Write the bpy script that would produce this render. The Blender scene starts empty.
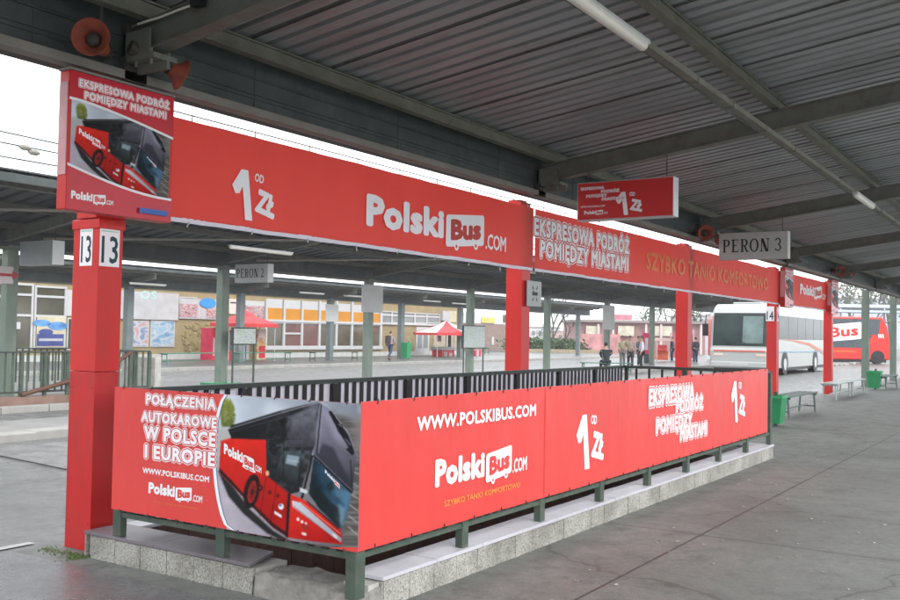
import bpy, bmesh, math, random
from mathutils import Vector, Matrix
random.seed(7)
S = bpy.context.scene
COL = S.collection
R = math.radians

# ---------------------------------------------------------------- camera maths
CAM = Vector((-4.4128, -3.491, 1.65)); FPX = 953.86
yaw, pitch, roll = -0.9953, 0.035, 0.0179
CF = Vector((math.cos(yaw+math.pi/2)*math.cos(pitch), math.sin(yaw+math.pi/2)*math.cos(pitch), math.sin(pitch)))
_r = CF.cross(Vector((0, 0, 1))).normalized(); _u = _r.cross(CF)
CR = _r*math.cos(roll)+_u*math.sin(roll); CU = -_r*math.sin(roll)+_u*math.cos(roll)
def ray(x, y): return CF+CR*((x-450)/FPX)-CU*((y-300)/FPX)
def at_y(x, y, Y): d = ray(x, y); return CAM+d*((Y-CAM.y)/d.y)
def at_x(x, y, X): d = ray(x, y); return CAM+d*((X-CAM.x)/d.x)
def at_z(x, y, Z=0): d = ray(x, y); return CAM+d*((Z-CAM.z)/d.z)
def at_d(x, y, D): return CAM+ray(x, y)*D

# ---------------------------------------------------------------- materials
MATS = {}
def nodes(m):
    m.use_nodes = True; nt = m.node_tree; return nt, nt.nodes, nt.links, nt.nodes['Principled BSDF']
def mat(name, col, rough=.6, metal=0, var=.12, scale=3, bump=0, bscale=40, spec=.28, dirt=None, dirt_amt=.0, dscale=1.2, emit=None, alpha=None, stretch=(1,1,1), trans=0):
    if name in MATS: return MATS[name]
    m = bpy.data.materials.new(name); nt, N, L, b = nodes(m)
    tc = N.new('ShaderNodeTexCoord'); mp = N.new('ShaderNodeMapping'); mp.inputs['Scale'].default_value = stretch
    L.new(tc.outputs['Object'], mp.inputs['Vector'])
    b.inputs['Roughness'].default_value = rough; b.inputs['Metallic'].default_value = metal
    b.inputs['Specular IOR Level'].default_value = spec
    n = N.new('ShaderNodeTexNoise'); n.inputs['Scale'].default_value = scale; n.inputs['Detail'].default_value = 6; n.inputs['Roughness'].default_value = .6
    L.new(mp.outputs[0], n.inputs['Vector'])
    r = N.new('ShaderNodeValToRGB'); c = Vector(col)
    r.color_ramp.elements[0].position = .3; r.color_ramp.elements[1].position = .7
    r.color_ramp.elements[0].color = (*(c*(1-var)), 1); r.color_ramp.elements[1].color = (*(c*(1+var)), 1)
    L.new(n.outputs['Fac'], r.inputs['Fac']); out = r.outputs['Color']
    if dirt:
        n2 = N.new('ShaderNodeTexNoise'); n2.inputs['Scale'].default_value = dscale; n2.inputs['Detail'].default_value = 9; n2.inputs['Roughness'].default_value = .7
        L.new(mp.outputs[0], n2.inputs['Vector'])
        r2 = N.new('ShaderNodeValToRGB'); r2.color_ramp.elements[0].position = .48; r2.color_ramp.elements[1].position = .72
        r2.color_ramp.elements[0].color = (0, 0, 0, 1); r2.color_ramp.elements[1].color = (dirt_amt, dirt_amt, dirt_amt, 1)
        L.new(n2.outputs['Fac'], r2.inputs['Fac'])
        mx = N.new('ShaderNodeMix'); mx.data_type = 'RGBA'
        L.new(r2.outputs['Color'], mx.inputs[0]); L.new(out, mx.inputs[6]); mx.inputs[7].default_value = (*dirt, 1); out = mx.outputs[2]
    L.new(out, b.inputs['Base Color'])
    if bump:
        nb = N.new('ShaderNodeTexNoise'); nb.inputs['Scale'].default_value = bscale; nb.inputs['Detail'].default_value = 5
        L.new(mp.outputs[0], nb.inputs['Vector'])
        bp = N.new('ShaderNodeBump'); bp.inputs['Strength'].default_value = bump; bp.inputs['Distance'].default_value = .02
        L.new(nb.outputs['Fac'], bp.inputs['Height']); L.new(bp.outputs['Normal'], b.inputs['Normal'])
    if emit: b.inputs['Emission Color'].default_value = (*emit[0], 1); b.inputs['Emission Strength'].default_value = emit[1]
    if trans: b.inputs['Transmission Weight'].default_value = trans
    MATS[name] = m; return m

def banner_mat(name, col, rough=.38):
    """PVC banner: slight colour drift, soft wrinkles"""
    m = mat(name, col, rough, var=.09, scale=.7, spec=.3, dirt=tuple(c*.8 for c in col), dirt_amt=.4, dscale=2.2, stretch=(1, 1, .35))
    nt, N, L, b = nodes(m)
    tc = N.new('ShaderNodeTexCoord'); mp = N.new('ShaderNodeMapping'); mp.inputs['Scale'].default_value = (1.2, 1.2, .45)
    nb = N.new('ShaderNodeTexNoise'); nb.inputs['Scale'].default_value = 2.6; nb.inputs['Detail'].default_value = 4
    L.new(tc.outputs['Object'], mp.inputs[0]); L.new(mp.outputs[0], nb.inputs['Vector'])
    bp = N.new('ShaderNodeBump'); bp.inputs['Strength'].default_value = .5; bp.inputs['Distance'].default_value = .05
    L.new(nb.outputs['Fac'], bp.inputs['Height']); L.new(bp.outputs['Normal'], b.inputs['Normal'])
    return m

RED = banner_mat('banner_red', (.66, .055, .048))
REDM = mat('mesh_banner_red', (.74, .105, .085), .5, var=.06, scale=1.2, stretch=(1, 1, .3))
def translucent(m, col, fac):
    nt = m.node_tree; N, L = nt.nodes, nt.links; b = N['Principled BSDF']; o = [n for n in N if n.type == 'OUTPUT_MATERIAL'][0]
    t = N.new('ShaderNodeBsdfTranslucent'); t.inputs['Color'].default_value = (*col, 1); x = N.new('ShaderNodeMixShader'); x.inputs[0].default_value = fac
    L.new(b.outputs[0], x.inputs[1]); L.new(t.outputs[0], x.inputs[2]); L.new(x.outputs[0], o.inputs['Surface'])
translucent(REDM, (.9, .2, .15), .42)
REDP = mat('pillar_red', (.58, .020, .016), .38, var=.10, scale=2.2, dirt=(.3, .04, .035), dirt_amt=.35, dscale=4, bump=.06, bscale=25, stretch=(1, 1, .35))
REDQ = mat('pillar_red_lower', (.50, .014, .014), .42, var=.14, scale=2.6, dirt=(.25, .04, .035), dirt_amt=.5, dscale=5, bump=.08, bscale=25, stretch=(1, 1, .35))
WHT = mat('print_white', (.84, .83, .85), .45, var=.04)
HEM = mat('banner_back_white', (.74, .71, .79), .6, var=.08, scale=2)
ORG = mat('print_orange', (.80, .27, .06), .5, var=.05)
ORGF = mat('print_orange_faded', (.72, .19, .05), .5, var=.1)
BLK = mat('print_black', (.015, .015, .018), .45)
DKB = mat('print_dark_blue', (.015, .05, .055), .5)
GRN = mat('post_green', (.06, .088, .066), .6, var=.22, scale=5, dirt=(.17, .13, .10), dirt_amt=.5, dscale=9, bump=.1)
GRC = mat('column_green', (.165, .21, .17), .6, var=.15, scale=2.5, dirt=(.30, .31, .27), dirt_amt=.5, dscale=3, stretch=(1, 1, .4))
GRD = mat('rail_dark', (.045, .055, .05), .55, var=.25, scale=6)
BARK = mat('baluster_dark', (.026, .022, .024), .6, var=.3, scale=6)
BENG = mat('bench_green', (.05, .17, .11), .45, var=.2, scale=5)
BING = mat('bin_green', (.02, .24, .09), .4, var=.12, scale=5)
STL = mat('steel_beam', (.145, .155, .13), .6, var=.18, scale=2.5, dirt=(.12, .075, .045), dirt_amt=.75, dscale=7, bump=.08)
STLP = mat('steel_flange_pale', (.21, .20, .175), .6, var=.2, scale=3, dirt=(.16, .12, .09), dirt_amt=.7, dscale=6)
PURL = mat('purlin', (.16, .16, .125), .6, var=.2, scale=3, dirt=(.085, .10, .05), dirt_amt=.8, dscale=5)
FASC = mat('fascia_sheet', (.05, .062, .06), .5, var=.22, scale=1.8, dirt=(.14, .15, .145), dirt_amt=.5, dscale=2.5)
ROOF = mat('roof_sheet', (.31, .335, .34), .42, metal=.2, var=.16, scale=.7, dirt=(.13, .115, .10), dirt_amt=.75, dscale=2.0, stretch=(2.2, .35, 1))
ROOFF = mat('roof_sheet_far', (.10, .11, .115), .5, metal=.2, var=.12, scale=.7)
RUST = mat('horn_rust', (.26, .055, .03), .6, var=.3, scale=14, dirt=(.16, .05, .03), dirt_amt=.7, dscale=16)
DK = mat('dark_metal', (.05, .045, .04), .6, var=.3)
SIGNG = mat('sign_grey', (.44, .45, .44), .5, var=.06)
SIGND = mat('sign_grey_dark', (.25, .27, .27), .5, var=.08)
ALU = mat('sign_alu', (.52, .53, .53), .35, metal=.3, var=.05)
LAMP = mat('lamp_cover', (.70, .68, .60), .35, var=.04)
BROWN = mat('pit_brown', (.085, .042, .034), .7, var=.35, scale=3, stretch=(3, 3, .4))
GLASSD = mat('window_dark', (.085, .078, .05), .12, var=.4, scale=.6, spec=.8)
GLASSR = mat('window_maroon', (.13, .055, .045), .15, var=.5, scale=.8, spec=.8)
GLASSG = mat('window_grey', (.15, .165, .165), .15, var=.3, scale=.7, spec=.8)
FRM = mat('window_frame_white', (.48, .48, .48), .5, var=.04)
TAN = mat('facade_tan', (.30, .235, .125), .8, var=.12, scale=1.2, dirt=(.22, .18, .11), dirt_amt=.6, dscale=1.5)
CON = mat('kerb_concrete', (.42, .41, .38), .85, var=.2, scale=5, bump=.3, dirt=(.27, .27, .25), dirt_amt=.6, dscale=3)
SKIN = mat('skin', (.45, .27, .2), .55)

def asphalt(name, c1, c2, patch, rough, joint=None, jm=(6, 4), cracks=.5, off=(0, 0)):
    m = bpy.data.materials.new(name); nt, N, L, b = nodes(m)
    tc = N.new('ShaderNodeTexCoord')
    big = N.new('ShaderNodeTexNoise'); big.inputs['Scale'].default_value = .45; big.inputs['Detail'].default_value = 8; big.inputs['Roughness'].default_value = .65
    fine = N.new('ShaderNodeTexNoise'); fine.inputs['Scale'].default_value = 55; fine.inputs['Detail'].default_value = 6; fine.inputs['Roughness'].default_value = .8
    mid = N.new('ShaderNodeTexNoise'); mid.inputs['Scale'].default_value = 3.2; mid.inputs['Detail'].default_value = 9; mid.inputs['Roughness'].default_value = .72
    for n in (big, fine, mid): L.new(tc.outputs['Object'], n.inputs['Vector'])
    rb = N.new('ShaderNodeValToRGB'); rb.color_ramp.elements[0].position = .38; rb.color_ramp.elements[1].position = .62
    rb.color_ramp.elements[0].color = (*c1, 1); rb.color_ramp.elements[1].color = (*c2, 1); L.new(big.outputs['Fac'], rb.inputs['Fac'])
    def mix(mode, fac, a, bb):
        x = N.new('ShaderNodeMix'); x.data_type = 'RGBA'; x.blend_type = mode; x.clamp_result = True
        if isinstance(fac, float): x.inputs[0].default_value = fac
        else: L.new(fac, x.inputs[0])
        L.new(a, x.inputs[6])
        if isinstance(bb, tuple): x.inputs[7].default_value = (*bb, 1)
        else: L.new(bb, x.inputs[7])
        return x.outputs[2]
    def ramp(src, p0, p1, v0, v1):
        r = N.new('ShaderNodeValToRGB'); r.color_ramp.elements[0].position = p0; r.color_ramp.elements[1].position = p1
        r.color_ramp.elements[0].color = (v0, v0, v0, 1); r.color_ramp.elements[1].color = (v1, v1, v1, 1); L.new(src, r.inputs['Fac']); return r.outputs['Color']
    o = mix('MIX', ramp(mid.outputs['Fac'], .5, .68, 0, .75), rb.outputs['Color'], patch)
    o = mix('MULTIPLY', .8, o, ramp(fine.outputs['Fac'], .3, .7, .55, 1.3))
    gr = N.new('ShaderNodeTexNoise'); gr.inputs['Scale'].default_value = 17; gr.inputs['Detail'].default_value = 5; gr.inputs['Roughness'].default_value = .75; L.new(tc.outputs['Object'], gr.inputs['Vector'])
    o = mix('MULTIPLY', .7, o, ramp(gr.outputs['Fac'], .32, .66, .72, 1.15))
    sp = N.new('ShaderNodeTexVoronoi'); sp.inputs['Scale'].default_value = 2.3; sp.inputs['Randomness'].default_value = 1; L.new(tc.outputs['Object'], sp.inputs['Vector'])
    o = mix('MIX', ramp(sp.outputs['Distance'], .018, .03, .75, 0), o, (.06, .058, .055))
    # cracks: distorted voronoi edges
    dn = N.new('ShaderNodeTexNoise'); dn.inputs['Scale'].default_value = 1.3; dn.inputs['Detail'].default_value = 6; L.new(tc.outputs['Object'], dn.inputs['Vector'])
    vm = N.new('ShaderNodeVectorMath'); vm.operation = 'MULTIPLY_ADD'; vm.inputs[1].default_value = (1.1, 1.1, 0)
    L.new(dn.outputs['Color'], vm.inputs[0]); L.new(tc.outputs['Object'], vm.inputs[2])
    vo = N.new('ShaderNodeTexVoronoi'); vo.feature = 'DISTANCE_TO_EDGE'; vo.inputs['Scale'].default_value = .28; L.new(vm.outputs[0], vo.inputs['Vector'])
    wid = N.new('ShaderNodeMath'); wid.operation = 'MULTIPLY'; L.new(mid.outputs['Fac'], wid.inputs[0]); wid.inputs[1].default_value = .007
    less = N.new('ShaderNodeMath'); less.operation = 'LESS_THAN'; L.new(vo.outputs['Distance'], less.inputs[0]); L.new(wid.outputs[0], less.inputs[1])
    cm = N.new('ShaderNodeMath'); cm.operation = 'MULTIPLY'; cm.inputs[1].default_value = cracks; L.new(less.outputs[0], cm.inputs[0])
    o = mix('MIX', cm.outputs[0], o, (.045, .043, .042))
    # soft stain along the cracks
    st = ramp(vo.outputs['Distance'], .0, .05, cracks*.5, 0); o = mix('MIX', st, o, patch)
    if joint:
        br = N.new('ShaderNodeTexBrick'); br.inputs['Scale'].default_value = 1; br.inputs['Mortar Size'].default_value = .012; br.inputs['Mortar Smooth'].default_value = .2
        br.inputs['Brick Width'].default_value = jm[0]; br.inputs['Row Height'].default_value = jm[1]; br.offset = 0
        mp = N.new('ShaderNodeMapping'); mp.inputs['Location'].default_value = (off[0], off[1], 0)
        L.new(tc.outputs['Object'], mp.inputs[0]); L.new(mp.outputs[0], br.inputs['Vector'])
        o = mix('MIX', br.outputs['Fac'], o, joint)
    L.new(o, b.inputs['Base Color'])
    rr = ramp(mid.outputs['Fac'], .35, .65, rough[0], rough[1]); L.new(rr, b.inputs['Roughness'])
    bp = N.new('ShaderNodeBump'); bp.inputs['Strength'].default_value = .35; bp.inputs['Distance'].default_value = .006
    L.new(fine.outputs['Fac'], bp.inputs['Height']); L.new(bp.outputs['Normal'], b.inputs['Normal'])
    MATS[name] = m; return m
PLAT = asphalt('platform_asphalt', (.148, .156, .144), (.19, .199, .185), (.105, .108, .10), (.5, .8), joint=(.06, .057, .055), jm=(5.2, 3.1), cracks=.55, off=(1.7, .9))
ROAD = asphalt('road_concrete', (.115, .116, .112), (.15, .15, .145), (.08, .081, .08), (.25, .6), joint=(.10, .10, .095), jm=(5, 3.4), cracks=.7, off=(.5, 1.1))
WET = asphalt('wet_asphalt', (.12, .125, .13), (.16, .165, .17), (.085, .088, .095), (.16, .42), cracks=.2)

def speckle(name, base, dark, light, joint):
    """washed-aggregate tile, seen on the plinth face"""
    m = bpy.data.materials.new(name); nt, N, L, b = nodes(m); b.inputs['Roughness'].default_value = .75
    tc = N.new('ShaderNodeTexCoord'); v = N.new('ShaderNodeTexVoronoi'); v.inputs['Scale'].default_value = 120; L.new(tc.outputs['Object'], v.inputs['Vector'])
    r = N.new('ShaderNodeValToRGB'); e = r.color_ramp.elements; e[0].position = 0; e[0].color = (*dark, 1); e[1].position = 1; e[1].color = (*light, 1)
    k = r.color_ramp.elements.new(.45); k.color = (*base, 1)
    sp = N.new('ShaderNodeSeparateColor'); L.new(v.outputs['Color'], sp.inputs[0]); L.new(sp.outputs[0], r.inputs['Fac'])
    n = N.new('ShaderNodeTexNoise'); n.inputs['Scale'].default_value = 3; n.inputs['Detail'].default_value = 8; L.new(tc.outputs['Object'], n.inputs['Vector'])
    r2 = N.new('ShaderNodeValToRGB'); r2.color_ramp.elements[0].position = .35; r2.color_ramp.elements[0].color = (.62, .62, .58, 1); r2.color_ramp.elements[1].position = .62; r2.color_ramp.elements[1].color = (1, 1, 1, 1)
    L.new(n.outputs['Fac'], r2.inputs['Fac'])
    mx = N.new('ShaderNodeMix'); mx.data_type = 'RGBA'; mx.blend_type = 'MULTIPLY'; mx.inputs[0].default_value = 1
    L.new(r.outputs['Color'], mx.inputs[6]); L.new(r2.outputs['Color'], mx.inputs[7]); L.new(mx.outputs[2], b.inputs['Base Color'])
    bp = N.new('ShaderNodeBump'); bp.inputs['Strength'].default_value = .5; bp.inputs['Distance'].default_value = .004; L.new(v.outputs['Distance'], bp.inputs['Height']); L.new(bp.outputs['Normal'], b.inputs['Normal'])
    MATS[name] = m; return m
AGG = speckle('aggregate_tile', (.33, .32, .29), (.19, .18, .16), (.46, .45, .41), None)
TILE = mat('top_tile_pale', (.50, .49, .53), .42, var=.08, scale=2, dirt=(.3, .29, .3), dirt_amt=.6, dscale=4)
TILED = mat('top_tile_dark', (.17, .15, .165), .3, var=.2, scale=3, dirt=(.08, .075, .07), dirt_amt=.6, dscale=4)

# ---------------------------------------------------------------- mesh helpers
class MB:
    def __init__(s): s.v = []; s.f = []; s.m = []
    def box(s, x0, x1, y0, y1, z0, z1, mi=0, M=None):
        b = len(s.v); P = [(x0, y0, z0), (x1, y0, z0), (x1, y1, z0), (x0, y1, z0), (x0, y0, z1), (x1, y0, z1), (x1, y1, z1), (x0, y1, z1)]
        if M is not None: P = [tuple(M@Vector(p)) for p in P]
        s.v += P
        for q in ((3, 2, 1, 0), (4, 5, 6, 7), (0, 1, 5, 4), (1, 2, 6, 5), (2, 3, 7, 6), (3, 0, 4, 7)): s.f.append([b+i for i in q]); s.m.append(mi)
        return s
    def poly(s, pts, mi=0): b = len(s.v); s.v += [tuple(p) for p in pts]; s.f.append(list(range(b, b+len(pts)))); s.m.append(mi); return s
    def prism(s, pts, d, mi=0):
        """closed slab: polygon pts (3d) extruded by vector d"""
        n = len(pts); b = len(s.v); d = Vector(d); s.v += [tuple(Vector(p)) for p in pts]+[tuple(Vector(p)+d) for p in pts]
        s.f.append([b+i for i in range(n)][::-1]); s.f.append([b+n+i for i in range(n)]); s.m += [mi, mi]
        for i in range(n): j = (i+1) % n; s.f.append([b+i, b+j, b+n+j, b+n+i]); s.m.append(mi)
        return s
    def tube(s, pts, r, n=8, mi=0, cap=True):
        pts = [Vector(p) for p in pts]; rs = r if isinstance(r, (list, tuple)) else [r]*len(pts); b = len(s.v); ref = Vector((0, 0, 1))
        for i, p in enumerate(pts):
            t = (pts[min(i+1, len(pts)-1)]-pts[max(i-1, 0)]).normalized(); a = t.cross(ref)
            if a.length < .05: a = t.cross(Vector((1, 0, 0)))
            a.normalize(); c = t.cross(a)
            for k in range(n): an = 2*math.pi*k/n; s.v.append(tuple(p+a*math.cos(an)*rs[i]+c*math.sin(an)*rs[i]))
        for i in range(len(pts)-1):
            for k in range(n): k2 = (k+1) % n; s.f.append([b+i*n+k, b+i*n+k2, b+(i+1)*n+k2, b+(i+1)*n+k]); s.m.append(mi)
        if cap: s.f.append([b+k for k in range(n)][::-1]); s.m.append(mi); s.f.append([b+(len(pts)-1)*n+k for k in range(n)]); s.m.append(mi)
        return s
    def build(s, name, mats, parent=None, bevel=0, smooth=False):
        me = bpy.data.meshes.new(name); me.from_pydata(s.v, [], s.f)
        if not isinstance(mats, (list, tuple)): mats = [mats]
        for m in mats: me.materials.append(m)
        for p, i in zip(me.polygons, s.m): p.material_index = i; p.use_smooth = smooth
        bm = bmesh.new(); bm.from_mesh(me); bmesh.ops.recalc_face_normals(bm, faces=bm.faces[:]) if not getattr(s, 'flat', False) else None
        bm.to_mesh(me); bm.free(); me.update()
        o = bpy.data.objects.new(name, me); COL.objects.link(o)
        if parent: o.parent = parent; o.matrix_parent_inverse = Matrix.Translation(-parent.location) if parent.type == 'EMPTY' and not parent.get('local') else Matrix()
        if bevel: md = o.modifiers.new('bevel', 'BEVEL'); md.width = bevel; md.segments = 2; md.limit_method = 'ANGLE'
        return o
def tag(o, label=None, cat=None, group=None, kind=None):
    for k, v in (('label', label), ('category', cat), ('group', group), ('kind', kind)):
        if v: o[k] = v
    return o
def thing(name, loc, label, cat, group=None, local=False):
    """Empty at the base. Parts are written in world coordinates unless local"""
    o = bpy.data.objects.new(name, None); COL.objects.link(o); o.location = loc; o.empty_display_size = .3
    if local: o['local'] = 1
    return tag(o, label, cat, group)
def struct(name, mb, m, **k): return tag(mb.build(name, m, **k), kind='structure')
def copy_tree(o, parent=None):
    c = o.copy(); COL.objects.link(c); c.parent = parent
    for ch in list(o.children): copy_tree(ch, c)
    return c

# ---------------------------------------------------------------- lettering
ACC = {'Ó': 'O', 'Ż': 'Z', 'Ę': 'E', 'Ą': 'A', 'Ł': 'L'}
_XC = {}
def _extent(text, spacing):
    if (text, spacing) not in _XC:
        vs, _ = glyph_raw(text, 0., spacing); _XC[(text, spacing)] = (min(v.x for v in vs), max(v.x for v in vs)) if vs else (0, 0)
    return _XC[(text, spacing)]
_GM = {}
def glyph_mesh(text, offset=0., spacing=1., **k):
    vs, fs = glyph_one(text, 0., spacing, **k); r = offset+.002
    if r < .004: return vs, fs
    n = 8 if r < .05 else 14; V, F = [], []
    for q in range(n+1):
        dx, dy = (0, 0) if q == n else (r*math.cos(2*math.pi*(q+.5)/n), r*math.sin(2*math.pi*(q+.5)/n)); b = len(V)
        V += [Vector((v.x+dx, v.y+dy, v.z+q*.00002)) for v in vs]; F += [[b+i for i in f] for f in fs]
    if r > .05:      # a second inner ring so wide outlines have no pinholes
        for q in range(n):
            dx, dy = r*.5*math.cos(2*math.pi*q/n), r*.5*math.sin(2*math.pi*q/n); b = len(V)
            V += [Vector((v.x+dx, v.y+dy, v.z-.00002*(q+1))) for v in vs]; F += [[b+i for i in f] for f in fs]
    return V, F
def glyph_one(text, offset=0., spacing=1., **k):
    base = ''.join(ACC.get(c, c) for c in text); vs, fs = glyph_raw(base, offset, spacing, **k)
    for i, c in enumerate(text):
        if c not in ACC: continue
        x1 = _extent(base[:i+1], spacing)[1]; wd = _extent(base[i], spacing); x0 = x1-(wd[1]-wd[0]); cx = (x0+x1)/2; o = offset+.012; z = .0010+.0003*(i % 2)
        if c == 'Ó': pts = [(cx-.06-o*.6, .74), (cx+.02-o*.3, .74), (cx+.12+o, .86+o), (cx+.02-o, .86+o)]; pts = [(cx-.07-o, .755-o*.3), (cx+.03+o, .755-o*.3), (cx+.13+o, .87+o), (cx+.02-o, .87+o)]
        elif c == 'Ż': pts = [(cx+(.045+o)*math.cos(R(a)), .82+(.045+o)*math.sin(R(a))) for a in range(0, 360, 30)]
        elif c in 'ĘĄ': pts = [(x1-.10-o, .03), (x1-.15-o, -.09-o*.4), (x1-.10, -.16-o), (x1+.01+o, -.14-o), (x1+.0+o, -.09+o*.2), (x1-.06+o, -.07+o), (x1-.03+o, .03)]
        else: pts = [(x0-.06-o, .24-o), (x0-.06-o, .31+o), (x0+.22+o, .47+o), (x0+.22+o, .40-o)]
        b = len(vs); vs += [Vector((x, y, z)) for x, y in pts]; fs.append(list(range(b, b+len(pts))))
    return vs, fs
def glyph_raw(text, offset=0., spacing=1., shear=0., line=.9, align='LEFT'):
    cu = bpy.data.curves.new('t', 'FONT'); cu.body = text; cu.size = 1; cu.offset = offset; cu.space_character = spacing; cu.shear = shear
    cu.space_line = line; cu.align_x = align; cu.resolution_u = 2; cu.fill_mode = 'FRONT'
    o = bpy.data.objects.new('t', cu); COL.objects.link(o); bpy.context.view_layer.update()
    dg = bpy.context.evaluated_depsgraph_get(); me = bpy.data.meshes.new_from_object(o.evaluated_get(dg))
    vs = [v.co.copy() for v in me.vertices]; fs = [list(p.vertices) for p in me.polygons]
    bpy.data.objects.remove(o); bpy.data.curves.remove(cu); bpy.data.meshes.remove(me)
    # islands get tiny alternate depth steps so no two letters share a plane
    par = list(range(len(vs)))
    def fd(a):
        while par[a] != a: par[a] = par[par[a]]; a = par[a]
        return a
    for f in fs:
        for a in f[1:]: par[fd(a)] = fd(f[0])
    ids = {}
    for i in sorted(range(len(vs)), key=lambda i: vs[i].x): ids.setdefault(fd(i), len(ids))
    for i, v in enumerate(vs): v.z = (ids[fd(i)] % 3)*.0003
    return vs, fs
class Plane:
    """a flat print surface: o + u*U + v*V, N towards the viewer"""
    def __init__(s, kind, c, k=.3): s.kind = kind; s.c = c; s.k = k
    def uv(s, x, y):
        p = at_y(x, y, s.c) if s.kind == 'y' else at_x(x, y, s.c)
        return (p.x if s.kind == 'y' else -p.y, p.z)
    def p(s, u, v, d=0):
        if d > 0: d *= s.k
        return Vector((u, s.c-d, v)) if s.kind == 'y' else Vector((s.c-d, -u, v))
    def px(s, x, y, d=0): u, v = s.uv(x, y); return s.p(u, v, d)
class LocalPlane:
    def __init__(s, M): s.M = M
    def p(s, u, v, d=0): return s.M@Vector((u, -d, v))
def fit_text(mb, plane, text, u0, u1, v0, v1, d=.004, mi=0, rot=0, box=None, **k):
    vs, fs = glyph_mesh(text, **k)
    if not box:
        hv = glyph_mesh('H' if text.isupper() or text.isdigit() else 'P', k.get('offset', 0))[0] if any(c in ACC for c in text) or text.isupper() else vs
        x0, x1, y0, y1 = min(v.x for v in vs), max(v.x for v in vs), min(v.y for v in hv), max(v.y for v in hv)
    else: x0, x1, y0, y1 = box
    cu, cv = (u0+u1)/2, (v0+v1)/2; c, s_ = math.cos(rot), math.sin(rot); b = len(mb.v)
    for v in vs:
        a = u0+(v.x-x0)/(x1-x0)*(u1-u0)-cu; h = v0+(v.y-y0)/(y1-y0)*(v1-v0)-cv
        mb.v.append(tuple(plane.p(cu+a*c-h*s_, cv+a*s_+h*c, d+v.z)))
    for f in fs: mb.f.append([b+i for i in f]); mb.m.append(mi)
    return x0, x1, y0, y1
def outlined(plane, text, u0, u1, v0, v1, parent, name='slogan_lettering', grow=.12, rot=0, mid=RED, d=0, **k):
    """white letters inside a red gap inside a white contour"""
    mb = MB(); mb.flat = True; k.setdefault('spacing', 1.11)
    box = fit_text(mb, plane, text, u0, u1, v0, v1, d=d+.008, mi=0, rot=rot, offset=.045, **k)
    fit_text(mb, plane, text, u0, u1, v0, v1, d=d+.003, mi=0, rot=rot, box=box, offset=.145, **k)
    fit_text(mb, plane, text, u0, u1, v0, v1, d=d+.0055, mi=1, rot=rot, box=box, offset=.102, **k)
    return mb.build(name, [WHT, mid], parent)
def simple_text(plane, text, u0, u1, v0, v1, parent, m=WHT, name='lettering', d=.004, rot=0, offset=.02, **k):
    if offset > .025: k.setdefault('spacing', 1.05)
    mb = MB(); mb.flat = True; fit_text(mb, plane, text, u0, u1, v0, v1, d=d, rot=rot, offset=offset, **k); return mb.build(name, [m], parent)
def rrect(u0, u1, v0, v1, r, n=4):
    pts = []
    for cx, cy, a0 in ((u1-r, v1-r, 0), (u0+r, v1-r, 90), (u0+r, v0+r, 180), (u1-r, v0+r, 270)):
        for i in range(n+1): a = R(a0+90*i/n); pts.append((cx+r*math.cos(a), cy+r*math.sin(a)))
    return pts
def logo(plane, u0, u1, v0, v1, parent, com=True, red=RED, d=.004, rot=0, white=WHT):
    """Polski[Bus].COM : heavy word, tilted little bus with two wheels, thin ending"""
    w = u1-u0; h = v1-v0; cu, cv = (u0+u1)/2, (v0+v1)/2; mb = MB(); mb.flat = True
    def q(u, v):
        a, b = u-cu, v-cv; c, s_ = math.cos(rot), math.sin(rot); return cu+a*c-b*s_, cv+a*s_+b*c
    class Q:
        def p(s, u, v, dd=0): a, b = q(u, v); return plane.p(a, b, dd)
    Q = Q(); k = 1. if com else 1.28
    fit_text(mb, Q, 'Polski', u0, u0+.50*k*w, v0+.27*h, v0+.98*h, d=d, mi=0, offset=.05, spacing=1.05)
    bu0, bu1, bv0, bv1 = u0+.515*k*w, u0+(.81*k if com else 1)*w, v0+.09*h, v1
    t = R(7)
    def tilt(u, v): a, b = u-bu0, v-bv0; return bu0+a, bv0+b+a*math.tan(t)*.8
    mb.poly([Q.p(*tilt(u, v), d+.003) for u, v in rrect(bu0, bu1, bv0, bv1-.12*h, .09*h)], 0)
    for cx in (.27, .78):
        uc, vc = tilt(bu0+(bu1-bu0)*cx, bv0)
        mb.poly([Q.p(uc+.105*h*math.cos(R(a)), vc+.105*h*math.sin(R(a)), d+.0036) for a in range(0, 360, 30)], 0)
        mb.poly([Q.p(uc+.045*h*math.cos(R(a)), vc+.045*h*math.sin(R(a)), d+.0048) for a in range(0, 360, 30)], 1)
    class B:
        def p(s, u, v, dd=0): return Q.p(*tilt(u, v), dd)
    fit_text(mb, B(), 'Bus', bu0+.035*w, bu1-.025*w, bv0+.15*h, bv1-.23*h, d=d+.0055, mi=1, offset=.055, spacing=1.02)
    if com: fit_text(mb, Q, '.COM', u0+.825*w, u1, v0+.20*h, v0+.60*h, d=d, mi=0, offset=.02, spacing=.95)
    return mb.build('logo', [white, red], parent)

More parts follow.
